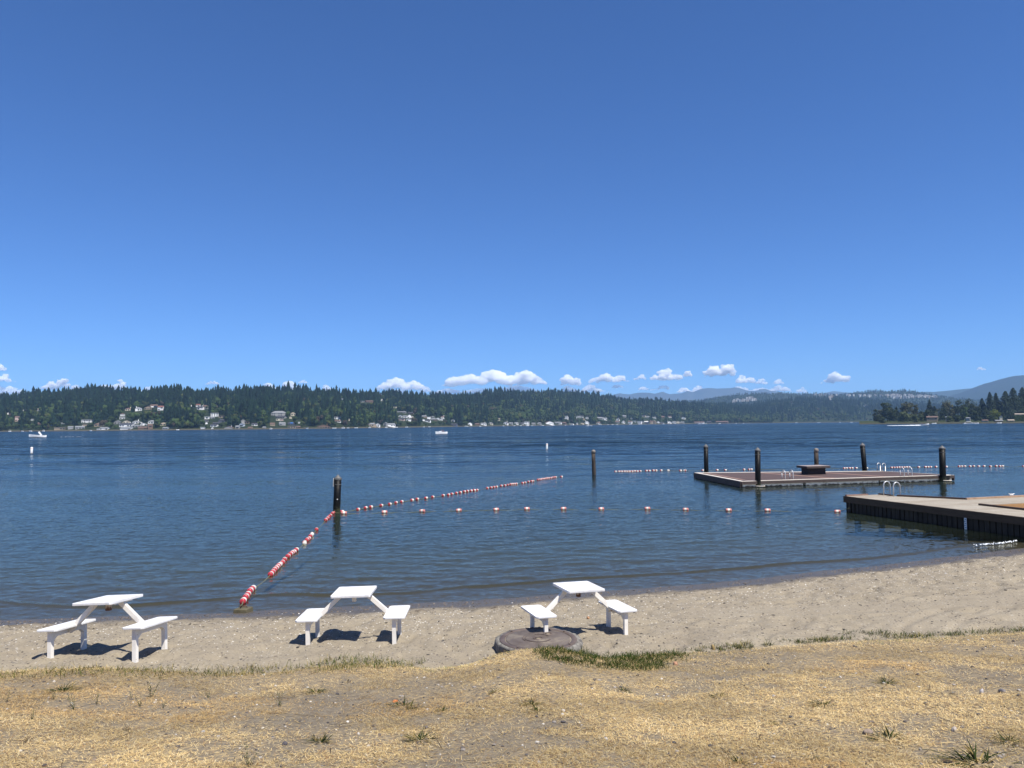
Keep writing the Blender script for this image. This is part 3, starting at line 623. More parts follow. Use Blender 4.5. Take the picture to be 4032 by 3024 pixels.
def conifer(h, w, r, dens=1.0):
    Cs, Ns = [], []; n = int(46*h/25*dens)
    for k in range(n):
        f = k/n; z = h*(.06+.94*f); L = w*.78*(1-f)**.75*r.uniform(.6, 1.12)+.3; m = int(8+14*(1-f))
        for s_ in range(m):
            th = r.uniform(0, 6.28)
            for q in np.arange(.25, 1.01, .25):
                Cs.append((L*q*math.cos(th), L*q*math.sin(th), z-L*q*.28+r.normal(0, .12))); Ns.append((math.cos(th)*.5, math.sin(th)*.5, 1+r.normal(0, .4)))
    return leafquads(np.array(Cs), np.array(Ns)+r.normal(0, .25, (len(Cs), 3)), .75, r)
def tree(name, px, ptop, pbase, wpx, D, kind, leaf, label, seed, cat='tree', group='trees on the wooded point'):
    r = np.random.default_rng(seed+100); zt = CZ+D*ray(px, ptop)[2]; x = float(ray(px, pbase)[0]*D); zb = float(HR.z(px, D))-.3
    h = zt-zb; w_ = wpx*D/F*(1.35 if kind == 'c' and px > 3860 else 1.1)
    o = empty(name, (x, D, zb), r.uniform(0, 6)); tag(o, label, cat, group)
    V, Fc = (conifer if kind == 'c' else broad)(h, w_, r)
    if kind == 'b': V[:, 2] = (V[:, 2]-h*.5)*1.0+h*.5
    npmesh('crown', V, Fc, leaf, o)
    tb = MB().tube([(0, 0, -1), (.1, .05, h*.3), (0, .1, h*.6), (0, 0, h*.9)], [h*.022, h*.018, h*.012, h*.003], 7)
    if kind != 'c':
        for k in range(4):
            th = r.uniform(0, 6.28); tb.tube([(0, 0, h*.3), (w_*.15*math.cos(th), w_*.15*math.sin(th), h*.5), (w_*.3*math.cos(th), w_*.3*math.sin(th), h*.68)], [h*.012, h*.008, h*.003], 5)
    tb.build('trunk', BARK, o, fix=False); return o
dk = leafmat('leaves_dark_green', (0.0238, 0.037, 0.0158), (0.0449, 0.0581, 0.0224)); ol = leafmat('leaves_olive', (0.052, 0.058, 0.026), (0.095, 0.092, 0.045)); br = leafmat('leaves_bright_green', (0.045, 0.072, 0.02), (0.075, 0.105, 0.03))
yg = leafmat('leaves_yellow_green', (0.105, 0.133, 0.0154), (0.175, 0.189, 0.028)); sv_ = leafmat('leaves_silver', (0.14, 0.154, 0.091), (0.21, 0.217, 0.14)); nd = leafmat('needles_dark', (0.0168, 0.0294, 0.0175), (0.0322, 0.0462, 0.0238)); bush = leafmat('leaves_bush', (0.052, 0.07, 0.028), (0.088, 0.105, 0.042))
TR = [(3449, 1608, 1656, 22, 985, 'b', dk, 'slim dark tree at the left tip of the wooded point'), (3494, 1585, 1660, 66, 965, 'b', dk, 'big dark round tree near the tip of the wooded point'), (3531, 1601, 1655, 14, 990, 'c', nd, 'narrow dark tree squeezed between two big round trees'),
(3573, 1581, 1650, 62, 985, 'b', ol, 'large olive topped tree behind the pale green bushes'), (3607, 1588, 1650, 24, 980, 'b', ol, 'slender olive tree touching the large olive topped tree'), (3557, 1624, 1662, 54, 905, 'b', bush, 'broad pale green bush under the large olive tree'),
(3603, 1633, 1662, 28, 900, 'b', bush, 'round grey green bush right of the broad pale bush'), (3624, 1629, 1655, 30, 925, 'b', bush, 'bush with bright upper edge left of the brown roof'), (3662, 1573, 1650, 20, 1000, 'c', nd, 'lone dark spire conifer above the brown roofed house'),
(3652, 1609, 1652, 30, 960, 'b', dk, 'rounded dark tree in front of the lone spire conifer'), (3681, 1598, 1650, 24, 1000, 'c', nd, 'smaller conifer right of the lone spire conifer'), (3687, 1618, 1640, 16, 930, 'b', sv_, 'small silvery pale tree beside the brown roof'),
(3726, 1576, 1655, 56, 985, 'b', ol, 'tall rusty olive tree right of the brown roofed house'), (3718, 1606, 1660, 40, 940, 'b', dk, 'dark skirted tree below the rusty olive tree'), (3774, 1574, 1655, 52, 990, 'b', dk, 'wide dark tree left of the dome shaped tree'), (3819, 1564, 1655, 52, 985, 'b', dk, 'dome shaped dark tree in the middle of the point'),
(3803, 1599, 1656, 30, 930, 'b', br, 'bright green tree in front of the dome shaped tree'), (3842, 1618, 1658, 30, 900, 'b', dk, 'low dark tree behind the white boat canopy'), (3770, 1636, 1660, 30, 890, 'b', dk, 'dark waterside bush left of the white boat canopy'), (3870, 1568, 1650, 28, 1000, 'c', nd, 'thin conifer left of the two tall pointed conifers'),
(3880, 1600, 1655, 28, 930, 'c', nd, 'bluish young conifer left of the yellow green tree'), (3901, 1543, 1650, 34, 990, 'c', nd, 'left one of the two tall pointed conifers'), (3925, 1546, 1650, 30, 995, 'c', nd, 'right one of the two tall pointed conifers'), (3915, 1611, 1648, 44, 915, 'b', yg, 'bright yellow green tree near the shore'),
(3963, 1539, 1652, 50, 985, 'c', nd, 'tall conifer with bare trunk right of the yellow green tree'), (3994, 1526, 1652, 52, 990, 'c', nd, 'tallest dense conifer at the right edge'), (4030, 1524, 1652, 54, 995, 'c', nd, 'tall conifer cut by the right frame edge'), (3982, 1614, 1655, 28, 930, 'c', nd, 'short dark conifer left of the tall clipped hedge'), (3945, 1622, 1652, 26, 960, 'b', dk, 'dark tree behind the small tan gable'),
(3740, 1640, 1661, 26, 890, 'b', bush, 'low pale bush at the water right of the brown roof'), (3474, 1640, 1663, 30, 900, 'b', dk, 'low dark waterside bush at the tip of the point'), (3900, 1636, 1659, 26, 890, 'b', dk, 'dark bush below the yellow green tree'), (3850, 1600, 1655, 34, 960, 'b', dk, 'dark filler tree right of the dome shaped tree'), (4075, 1530, 1650, 60, 990, 'c', nd, 'tall conifer beyond the right frame edge'), (4130, 1545, 1650, 70, 985, 'b', dk, 'broad dark tree beyond the right frame edge')]
fx = np.random.default_rng(19)
UND = []; UL = [(3458, 26, 26), (3515, 26, 34), (3540, 24, 30), (3590, 26, 28), (3640, 28, 30), (3668, 22, 40), (3700, 26, 34), (3752, 30, 46), (3790, 28, 40), (3832, 28, 44), (3860, 26, 40), (3892, 26, 40), (3938, 26, 46), (3958, 24, 36), (4000, 30, 52), (4024, 28, 44), (3466, 28, 44), (3504, 30, 50), (3524, 22, 40), (3600, 26, 48), (3630, 24, 40), (3650, 22, 44), (3690, 26, 50), (3760, 34, 62), (3795, 34, 66), (3845, 36, 60), (3868, 26, 56), (3912, 34, 70), (3945, 34, 80), (3978, 34, 90), (4012, 34, 90)]
UQ = sorted(a[0] for a in UL)
for k, (px, wp, hp) in enumerate(UL):
    UND.append((px, 1657-hp, 1660, wp, 1010+6*(k % 3), 'b', (dk, ol, nd)[k % 3], f'{ORD[UQ.index(px)] or "first"} understory tree from left in the dark row behind the point'))
TR = TR[:-2]+UND+TR[-2:]
for i, a in enumerate(TR[:-2]): tree('conifer_tree' if a[5] == 'c' else ('bush' if 'bush' in a[7].split()[:5] and a[3] > 20 and a[1] > 1620 else 'broadleaf_tree'), *a, i)
hd_ = np.random.default_rng(8)
x0, y0, _ = atY(4012, 1657, 860); hw_, hh_ = 46*860/F, 22*860/F
C_ = np.stack([hd_.uniform(-hw_/2, hw_/2, 2600), hd_.uniform(-2, 2, 2600), hd_.uniform(0, hh_, 2600)], -1); sel = hd_.random(2600) < .75; C_[sel, 1] = -2+hd_.normal(0, .2, sel.sum())
V, Fc = leafquads(C_, np.where(sel[:, None], np.array([[0, -1, .3]]), np.array([[0, -.3, 1]]))+hd_.normal(0, .5, (2600, 3)), .55, hd_)
hg = npmesh('hedge', V, Fc, leafmat('leaves_hedge', (0.0245, 0.0434, 0.0105), (0.042, 0.063, 0.0175))); hg.location = (x0, y0, float(HR.z(4012, 860))-.2); tag(hg, 'tall clipped green hedge at the water by the right edge', 'hedge')
for a in [(3678, 1650, 38, 11, 'T', 'b', 's', 'low brown roofed house under the silvery tree', 915), (4024, 1637, 34, 9, 'T', 't', 's', 'tan roofed house above the tall clipped hedge', 905), (3946, 1642, 9, 6, 'C', 'b', 'f', 'tiny cream gable right of the yellow green tree', 925), (3817, 1650, 13, 6, 'G', 'g', 's', 'grey roofed cottage behind the white boat canopy', 905), (3733, 1645, 9, 4, 'D', 'g', 's', 'small grey shed below the rusty olive tree', 905), (3937, 1661, 26, 7, 'B', 'g', 's', 'grey roofed boathouse at the water below the yellow tree', 855), (3883, 1660, 20, 7, 'G', 'b', 's', 'brown roofed boathouse right of the white canopy', 860), (3985, 1661, 22, 9, 'T', 't', 's', 'tan boathouse left of the tall clipped hedge', 850)]:
    house(*a[:7], a[7], HR, 'houses on the wooded point', D=a[8], nm='boathouse' if 'boathouse' in a[7] else 'house')
# ------------------------------------------------------------------ clouds
ct = NT('cloud_vapour'); cvp = ct.n('VolumePrincipled', {'Color': (1, 1, 1, 1), 'Density': ct.math('MULTIPLY', ct.mr(ct.noise(.011, 5, ct.pos((1, 1, 1.3)), .62), .39, .64), .060), 'Anisotropy': 0.0}); ct.t.links.new(cvp.outputs[0], ct.out.inputs['Volume'])
cf2 = NT('thin_cloud_vapour'); cvp2 = cf2.n('VolumePrincipled', {'Color': (1, 1, 1, 1), 'Density': cf2.math('MULTIPLY', cf2.mr(cf2.noise(.009, 5, cf2.pos((.7, 1, 1.6)), .62), .36, .62), .040), 'Anisotropy': 0.0}); cf2.t.links.new(cvp2.outputs[0], cf2.out.inputs['Volume'])
def cloud(x0, x1, yt, yb, label, peaks=None, thin=False, seed=0, Y=16500):
    r = np.random.default_rng(seed+500); k = Y/F; Wd = (x1-x0)*k; H = (yb-yt)*k
    n = int(16+70*min(1, (x1-x0)/420)*max(1, (x1-x0)/250)); b = bmesh.new()
    pk = peaks or [(.5, 1.0)]
    for i in range(n):
        u = (i+r.random())/n; e = min(1, min(u, 1-u)*5+.18)
        env = max(max(p_h*math.exp(-((u-p_u)/(.16 if len(pk) > 1 else .33))**2) for p_u, p_h in pk), .30)*e
        top = env*H; rr = min(top*.5, H*.30)*r.uniform(.5, 1.0); z = rr*.7+max(0, top-rr*1.7)*r.random()**.7
        ico = bmesh.ops.create_icosphere(b, subdivisions=2, radius=1)
        M = Matrix.Translation((-Wd/2+u*Wd, r.normal(0, H*.22), z)) @ Matrix.Diagonal((rr*r.uniform(1, 1.6), rr, rr*r.uniform(.75, 1), 1))
        bmesh.ops.transform(b, matrix=M, verts=ico['verts'])
        if rr > H*.12:
            for q in range(4):
                d = Vector(r.normal(0, 1, 3)); d.normalize(); d.z = abs(d.z)*.9
                ico = bmesh.ops.create_icosphere(b, subdivisions=2, radius=1); r2 = rr*r.uniform(.3, .5)
                bmesh.ops.transform(b, matrix=M@Matrix.Translation(d*.95)@Matrix.Scale(r2/rr, 4), verts=ico['verts'])
    m = bpy.data.meshes.new('tmp'); b.to_mesh(m); b.free()
    o = bpy.data.objects.new('cloud', m); COL.objects.link(o)
    md = o.modifiers.new('r', 'REMESH'); md.mode = 'VOXEL'; md.voxel_size = max(H/22, 3.5)
    dg = bpy.context.evaluated_depsgraph_get(); me = bpy.data.meshes.new_from_object(o.evaluated_get(dg)); o.modifiers.clear(); o.data = me
    n_ = len(me.vertices); V = np.empty(n_*3, np.float32); me.vertices.foreach_get('co', V); V = V.reshape(-1, 3)
    s_ = H*.16; V[:, 2] += (fbm(V[:, 0]/s_, V[:, 2]/s_, seed, 3)-.5)*H*.13; V[:, 0] += (fbm(V[:, 0]/s_+9, V[:, 2]/s_+V[:, 1]/s_, seed+1, 3)-.5)*H*.16
    V[:, 2] = np.maximum(V[:, 2], -.02*H+(V[:, 2])*.25)
    me.vertices.foreach_set('co', V.ravel()); me.update()
    me.materials.clear(); me.materials.append(cf2.mat if thin else ct.mat)
    c = atY((x0+x1)/2, yb, Y); o.location = tuple(c); o.rotation_euler = (0, -ROLL, 0)
    return tag(o, label, 'cloud', 'cumulus clouds along the horizon')
CL = [(-40, 24, 1426, 1462, 'small cloud cut by the left edge, topmost of three', None, 0), (-60, 64, 1470, 1506, 'middle cloud of the stack at the left edge', [(.6, 1), (.2, .8)], 0), (-60, 76, 1508, 1548, 'lowest cloud of the stack at the left edge', [(.3, 1), (.8, .8)], 1),
(152, 275, 1486, 1533, 'lone white cloud above the dark canopied boat', [(.75, 1), (.4, .75)], 0), (272, 325, 1512, 1538, 'faint low puff just right of the lone white cloud', None, 1), (383, 492, 1488, 1536, 'pale cloud with its highest tuft on the right end', [(.85, 1), (.3, .55)], 0), (540, 632, 1518, 1545, 'low pale cloud half hidden by the treetops', None, 1),
(800, 875, 1497, 1515, 'small flat cloud floating free above the trees', None, 0), (1018, 1098, 1498, 1545, 'pale cloud left of the turret shaped cloud', None, 0), (1112, 1215, 1497, 1550, 'turret shaped cloud with a narrow tower', [(.23, 1), (.6, .55), (.85, .4)], 0), (1172, 1216, 1492, 1509, 'tiny flat cloud above the turret shaped cloud', None, 1), (1265, 1305, 1513, 1545, 'tiny cloud between turret cloud and the bigger cloud bank', None, 1),
(1475, 1702, 1478, 1538, 'broad cloud just left of the largest cloud', [(.38, 1), (.12, .6), (.68, .72), (.92, .45)], 0), (1735, 2155, 1451, 1518, 'largest cloud, long and bright with several domes', [(.12, .75), (.28, .72), (.5, 1), (.66, .62), (.8, .85), (.93, .82)], 0), (1690, 2180, 1512, 1548, 'bluish layer of thin cloud under the largest cloud', [(.1, .8), (.4, .6), (.7, .9)], 1),
(2205, 2295, 1462, 1518, 'steep cloud just right of the largest cloud', [(.3, 1), (.7, .6)], 0), (2310, 2485, 1462, 1506, 'wide domed cloud left of the mountains', [(.45, 1), (.15, .6), (.75, .7)], 0), (2486, 2546, 1469, 1496, 'small cloud between the two wide domed clouds', [(.7, 1)], 0), (2555, 2695, 1447, 1497, 'domed cloud over the mountain range', [(.48, 1), (.15, .55), (.8, .55)], 0), (2688, 2728, 1454, 1484, 'thin wisp right of the domed mountain cloud', None, 1),
(2765, 2900, 1424, 1482, 'highest cloud, ragged below, over the broad mountain', [(.75, 1), (.3, .85)], 0), (2885, 2978, 1470, 1508, 'slanting cloud right of the highest cloud', [(.4, 1), (.75, .7)], 0), (2972, 3028, 1489, 1514, 'faint tuft right of the slanting cloud', None, 1), (3040, 3088, 1486, 1514, 'small twin puff above the flat topped mountain', None, 1), (3050, 3092, 1519, 1540, 'low faint puff over the flat topped mountain', None, 1), (3128, 3184, 1522, 1550, 'low pinkish puff on the far hill skyline', None, 1),
(3234, 3346, 1454, 1508, 'isolated layered cloud above the hillside town', [(.45, 1), (.8, .6)], 0), (3842, 3882, 1442, 1458, 'tiny lone cloud high near the blue mountain', None, 1), (2400, 2462, 1511, 1530, 'low faint cloud left end of the mountain range', None, 1), (2502, 2650, 1514, 1538, 'low flat cloud resting on the mountain range', [(.2, .8), (.75, 1)], 1), (2190, 2420, 1508, 1548, 'pale layer of cloud between the largest cloud and the mountains', [(.2, .8), (.6, .9)], 1), (1500, 1720, 1522, 1550, 'thin veil of cloud under the broad cloud', [(.3, .8), (.8, .8)], 1), (2860, 3130, 1510, 1545, 'thin veil of cloud over the flat topped mountain', [(.2, .8), (.5, .6), (.8, .9)], 1), (-80, 160, 1518, 1556, 'thin pale cloud layer behind the trees at the left edge', [(.2, .9), (.6, .7)], 1), (2655, 2785, 1513, 1546, 'bright low cloud lying along the mountain shoulder', [(.3, .8), (.75, 1)], 0)]
for i, a in enumerate(CL): cloud(*a[:4], a[4], a[5], bool(a[6]), i)
# ------------------------------------------------------------------ boats
GEL = simple('white_gelcoat', (.86, .86, .85), (.80, .80, .79), 2, .25); CANV = simple('dark_canvas', (.02, .025, .035), None, 4, .8); DKV = simple('dark_vinyl', (.05, .045, .045), None, 4, .6); CHR = simple('bright_metal', (.62, .63, .64), (.5, .5, .51), 20, .25, 1.0)
SKIN = simple('skin', (.45, .27, .19), None, 5, .6); CLOTH = [simple('cloth_'+n_, c_, None, 9, .9) for n_, c_ in (('grey', (.35, .35, .36)), ('maroon', (.16, .05, .06)), ('blue', (.08, .12, .25)))]
def hull_mb(L, B, Hh):
    m = MB(); st = [(-.5, .86, .80, 1.0), (-.3, .96, .86, 1.0), (0, 1, .84, 1.05), (.22, .86, .66, 1.12), (.38, .52, .32, 1.2), (.47, .2, .08, 1.26), (.5, .03, .015, 1.3)]
    V = []
    for (u, wt_, wb, hh) in st:
        V += [(u*L, -B/2*wt_, Hh*hh), (u*L, -B/2*wb, .15*Hh), (u*L*.97, 0, -.25*Hh if u < .4 else .2*Hh), (u*L, B/2*wb, .15*Hh), (u*L, B/2*wt_, Hh*hh), (u*L, B/2*wt_*.8, Hh*hh+.03), (u*L, 0, Hh*hh-(.28*Hh if u < .15 else -.06)), (u*L, -B/2*wt_*.8, Hh*hh+.03)]
    Fs = []
    for i in range(len(st)-1):
        for k in range(8): Fs.append((8*i+k, 8*i+(k+1) % 8, 8*(i+1)+(k+1) % 8, 8*(i+1)+k))
    Fs += [tuple(range(8)), tuple(range(8*(len(st)-1), 8*len(st)))[::-1]]
    return m.add(V, Fs, 0, False)
def boat(px, D, L, yaw, label, name='motorboat', top=None, pitch=0.0, tower=False, canopy=False, group=None, H=.75, mat=None):
    x = (px-2016)/F*D; o = empty(name, (x, D, .05), yaw); tag(o, label, 'boat', group)
    o.rotation_euler = (0, -pitch, yaw)
    hull_mb(L, L*.36, H).build('hull', mat or GEL, o)
    MB().box((.08*L, 0, H*1.12), (.03*L, L*.26, .42), M=Matrix.Rotation(-.6, 3, 'Y')).build('windshield', GLASS if not top == 'white' else GEL, o)
    MB().box((-.2*L, 0, H*.95), (.34*L, L*.24, .34)).build('seat', DKV, o, bevel=.04)
    MB().box((-.46*L, 0, H*.98), (.10*L, L*.20, .30)).build('engine_cover', GEL if L > 5 else DKV, o, bevel=.05)
    if tower:
        for sg in (-1, 1):
            MB().bar((-.02*L-1.3, sg*L*.16, H), (-.02*L-.1, sg*L*.14, H+1.6), .14, .62).build('tower_leg', GEL, o)
        MB().box((-.02*L-.35, 0, H+1.6), (.45, L*.30, .12)).build('tower_bar', GEL, o)
        MB().box((.13*L, 0, H+1.75), (.36*L, L*.30, .20)).build('canopy', CANV, o)
    if canopy:
        MB().box((-.05*L, 0, H+1.5), (.5*L, L*.34, .14), taper=.85).build('canopy', GEL if canopy == 'w' else CANV, o)
        for sx_ in (-.25, .16):
            for sg in (-1, 1): MB().tube([(sx_*L, sg*L*.15, H*.9), (sx_*L, sg*L*.15, H+1.45)], .04, 6).build('canopy_pole', CHR, o, fix=False)
    return o
def person(parent_xy, z, yaw, cl, label):
    m = MB(); m.lathe([(.05, 0), (.17, .02), (.19, .15), (.16, .34), (.20, .50), (.17, .58), (.07, .63), (.06, .68), (.09, .72), (.115, .80), (.10, .88), (.05, .93)], 10, (0, 0, 0), [0]*6+[1]*5)
    for sg in (-1, 1):
        m.tube([(0, sg*.2, .53), (.10, sg*.26, .32), (.30, sg*.18, .26)], [.06, .05, .035], 7, 1); m.tube([(.02, sg*.09, .06), (.42, sg*.11, .09), (.46, sg*.11, -.34)], [.09, .075, .05], 7, 0)
    o = m.build('person', [cl, SKIN]); o.location = (*parent_xy, z); o.rotation_euler = (0, 0, yaw); return tag(o, label, 'person', 'people sitting in boats')
b1 = boat(150, 352, 6.9, math.pi+.50, 'white motorboat with dark canopy and leaning white tower arm', tower=True, pitch=.05, H=.85)
b2 = boat(1735, 322, 5.6, math.pi+.75, 'white bow rider boat drifting with people aboard', 'bow_rider_boat', top='white', H=.85)
X2 = (1735-2016)/F*322
for dx, dy, cl, lb in ((.15, -.3, 0, 'person in a grey top seated amidships in the bow rider'), (.9, .1, 1, 'person in dark red seated toward the stern of the bow rider')): person((X2+dx, 322+dy), .82, 2.4, CLOTH[cl], lb)
b3 = boat(3636, 596, 6.4, -.42, 'white speedboat racing with its bow up and foam behind', 'speedboat', pitch=.14, H=.8)
person(((3630-2016)/F*596-.9, 596), .95, 0, CLOTH[2], 'person driving the racing speedboat')
foam = simple('white_foam', (.86, .88, .90), (.70, .75, .80), 1.2, .8)
def trail(name, pts, w0, w1, label, h=.25, n=90, seed=1):
    r = np.random.default_rng(seed); m = MB(); P_ = np.array(pts)
    for k in range(n):
        f = r.random(); i = min(int(f*(len(P_)-1)), len(P_)-2); g_ = f*(len(P_)-1)-i; c = P_[i]*(1-g_)+P_[i+1]*g_; ww = w0+(w1-w0)*f
        a, hh = ww*r.uniform(.3, .8), h*(1-.7*f)*r.uniform(.4, 1)
        n0 = 7; V = []
        for q in range(n0):
            th = 6.283*q/n0; e = r.uniform(.7, 1.2); V.append((c[0]+r.normal(0, .0)+a*2.2*e*math.cos(th), c[1]+r.normal(0, ww*.25)+a*e*math.sin(th), -.02))
        V.append((c[0], c[1], hh+.02)); m.add(V, [(q, (q+1) % n0, n0) for q in range(n0)], 0, True)
    o = m.build(name, foam, fix=False); return tag(o, label, 'wake', kind='stuff')
xb = (3620-2016)/F*596
trail('wake_foam', [(xb-1, 596, 0), (xb-12, 596, 0), (xb-25, 597, 0)], 1.2, .8, 'long white foam wake trailing the racing speedboat', .55, 150)
x1_ = (150-2016)/F*352; trail('wake_ripple', [(x1_+9, 354, 0), (x1_+18, 356, 0)], .5, .4, 'thin pale ripple astern of the dark canopied boat', .05, 22, 3)
MOOR = [(40, 7), (89, 6), (121, 13), (173, 8), (358, 11), (700, 6), (1067, 7), (1209, 6), (1316, 15), (1351, 13), (1370, 8), (1402, 13), (1455, 10), (1520, 9), (1561, 6), (1600, 11), (1668, 7), (1690, 8), (1831, 7), (1839, 6), (1890, 8), (1981, 8), (2024, 7), (2049, 8), (2073, 9), (2094, 9), (2136, 8), (2180, 7), (2225, 7), (2249, 18), (2365, 6), (2392, 5), (2410, 8), (2428, 7), (2480, 9), (2515, 8), (2610, 9), (2833, 7)]
for i, (px, wp) in enumerate(MOOR):
    D = float(HA.Ds(px))-rnd.uniform(8, 30); L = max(wp*D/F, 4)
    k = max(j for j, h_ in enumerate([-1]+[c_[0] for c_ in CLD]) if px > h_)
    sib = [p_ for p_, _ in MOOR if (CLD[k-1][0] if k else -1) < p_ <= CLD[k][0]]
    q = ORD[sib.index(px)] or 'first'
    boat(px, D, L, rnd.choice((0, math.pi))+rnd.uniform(-.4, .4), f'{q} white moored boat from left, {CLD[k][1]}', 'moored_boat', canopy='w' if i % 3 == 0 else None, group='boats moored along the far shore', H=.9)
for px, D, L, yaw, lb, cn in ((2313, 1250, 4.2, 0, 'low white dinghy, left of two small boats off the far shore', None), (2325, 1250, 4.2, 2.9, 'small motorboat, right of two boats off the far shore', 'd'), (2753, 1950, 8, 0, 'left half of a pair of white pontoon boats', None), (2772, 1950, 13, 0, 'longer right one of a pair of white pontoon boats', None), (2830, 1900, 5, 0, 'tiny white boat right of the pontoon pair', None), (2896, 2400, 6, .3, 'first tiny white boat before the bare wood', None), (2925, 2400, 4, 0, 'second tiny white boat before the bare wood', None), (3133, 2500, 7, 0, 'small white boat under the middle of the second wood', None), (3221, 2500, 10, 0, 'long low white boat under the second wood', None), (3304, 2500, 5, 0, 'tiny bright boat right of the long low boat', None), (3350, 2300, 9, .4, 'grey white boat left of the white canopy boat', None),
    (3388, 1500, 7, 0, 'white canopy boat left of the wooded point', 'w'), (3424, 980, 11, 0, 'long covered white boat at the tip of the point', 'w'), (3474, 900, 5, .2, 'covered white boat under the big dark tree', 'w'), (3795, 800, 4.5, .5, 'small white boat left of the white boat canopy', None), (3811, 815, 9, 0, 'boat under the long white canopy at the point', 'w'), (3840, 800, 5.5, .1, 'white boat right of the long white canopy', None), (3930, 805, 5, 0, 'boat moored before the grey roofed boathouse', None), (3674, 850, 5, 0, 'low pale boat on the bank right of the speedboat', None)):
    boat(px, D, L, yaw, lb, 'moored_boat', canopy=cn, group='small boats near the far shores')
# ------------------------------------------------------------------ marker buoys
WHT = simple('buoy_white', (.84, .83, .81), (.76, .75, .73), 6, .4); ORG = simple('buoy_orange', (.75, .25, .10), None, 6, .5)
def buoy(px, py, hpx, wpx, label):
    p_ = onz(px, py); s_ = p_[1]/F; h = hpx*s_; r_ = wpx*s_/2
    o = empty('marker_buoy', p_, 0, 0, .04); tag(o, label, 'buoy', 'white marker buoys')
    MB().lathe([(r_*.55, -.4), (r_*.9, 0), (r_, .12*h), (r_, .95*h), (r_*.9, h)], 18).build('body', WHT, o)
    MB().lathe([(r_*1.02, .80*h), (r_*1.02, .88*h)], 18, caps=False).build('band', ORG, o, fix=False)
    MB().lathe([(r_*.92, h), (r_*.5, h*1.04), (r_*.1, h*1.05)], 18).build('cap', GEL, o)
buoy(124, 1783, 22, 9, 'white marker buoy with faint orange top below the canopied boat'); buoy(2153, 1767, 20, 7.5, 'slim white marker buoy left of the second black pile')
# ------------------------------------------------------------------ mooring piles
PIL = NT('black_pile_plastic'); g = PIL.pos(obj=True)
pc = PIL.mix(PIL.mr(PIL.noise(6, 5, PIL.pos((1, 1, .25), True), .65), .45, .75), (.004, .0045, .005), (.010, .011, .011))
low = PIL.mr(PIL.math('ADD', PIL.n('SeparateXYZ', {0: g}).outputs[2], PIL.mr(PIL.noise(9, 3, g), .3, .7, -.12, .12)), .12, .3, 1, 0)
pc = PIL.mix(low, pc, (.045, .05, .03)); PIL.pbr(pc, .5, 0, PIL.bump(PIL.noise(22, 4, g), .3, .01), .15); PIL = PIL.mat
CAP = simple('grey_cone_cap', (0.075, 0.075, 0.075), (0.1275, 0.1275, 0.1237), 9, .6); WPL = simple('old_pile_wood', (0.0188, 0.015, 0.012), (0.0562, 0.0435, 0.0338), 9, .85, stretch=(1, 1, .15), bump=.6, bscale=14); WCP = simple('weathered_pile_top', (0.12, 0.105, 0.09), (0.225, 0.2025, 0.18), 12, .8, bump=.5, bscale=20)
def pile(base, h, r_, label, wood=False, lean=(0, 0), sign=False, loop=False):
    o = empty('mooring_pile', base, 0, lean[0], lean[1]); tag(o, label, 'pile', 'mooring piles standing in the lake')
    if wood:
        MB().lathe([(r_*.98, -2.2), (r_, .2), (r_*.97, h*.55), (r_*.95, h-.16)], 20).build('shaft', WPL, o)
        MB().lathe([(r_*1.06, h-.2), (r_*1.08, h-.05), (r_*.85, h+.02), (r_*.4, h+.06), (r_*.1, h+.07)], 14, (.01, 0, 0)).build('cap', WCP, o)
    else:
        MB().lathe([(r_, -2.2), (r_, h*.3), (r_, h-.22)], 24).build('shaft', PIL, o)
        MB().lathe([(r_*1.03, h-.42), (r_*1.03, h-.39)], 24, caps=False).build('band', CAP, o, fix=False)
        MB().lathe([(r_*1.03, h-.22), (r_*1.07, h-.20), (r_*1.07, h-.14), (r_*.95, h-.13), (r_*.06, h+.02)], 24, smooth=False).build('cap', CAP, o)
    if sign:
        MB().box((-r_*1.12, -.02, h-.32), (.012, .14, .36)).build('sign_plate', simple('sign_white', (.72, .72, .70), None, 6, .5), o)
        MB().lathe([(.028, -.005), (.028, .012)], 10, (.05, -r_, .62), axis=(0, -1, 0)).build('stud', simple('pale_stud', (.55, .55, .55)), o)
    return o
def pile_px(bx, by, tx, ty, wpx, label, zb=0.0, back=0.0, **k):
    b = onz(bx, by, zb); b = b*np.array([1, 1, 0])+np.array([b[0]/b[1]*back, back, 0]); Y = b[1]
    t_ = atY(tx, ty, Y); h = t_[2]; pile(b, h, wpx*Y/F/2, label, lean=(0, math.atan2(t_[0]-b[0], h)), **k)
pile_px(1325, 2021, 1331, 1870, 28, 'black pile with cone cap where the red and white float ropes meet', sign=True)
pile_px(2339, 1870, 2336, 1774, 15.5, 'weathered wooden pile standing alone left of the platform', wood=True)
pile_px(2781, 1859, 2779, 1749, 17.5, 'black pile at the far left corner of the floating platform', zb=.36, back=.30)
pile_px(2984, 1892, 2983, 1762, 21.5, 'black pile with white ring at the near left edge of the platform', zb=.36, back=-.34)
pile_px(3406, 1854, 3395, 1744, 18.5, 'black pile behind the platform near its far ladder', zb=.36, back=.30)
pile_px(3712, 1871.5, 3709, 1755, 23, 'black pile with white ring at the right end of the platform', zb=.36, back=-.34)
pile_px(3216, 1856, 3213, 1768, 17, 'short wooden pile rising behind the box on the platform', zb=.36, back=.30, wood=True)
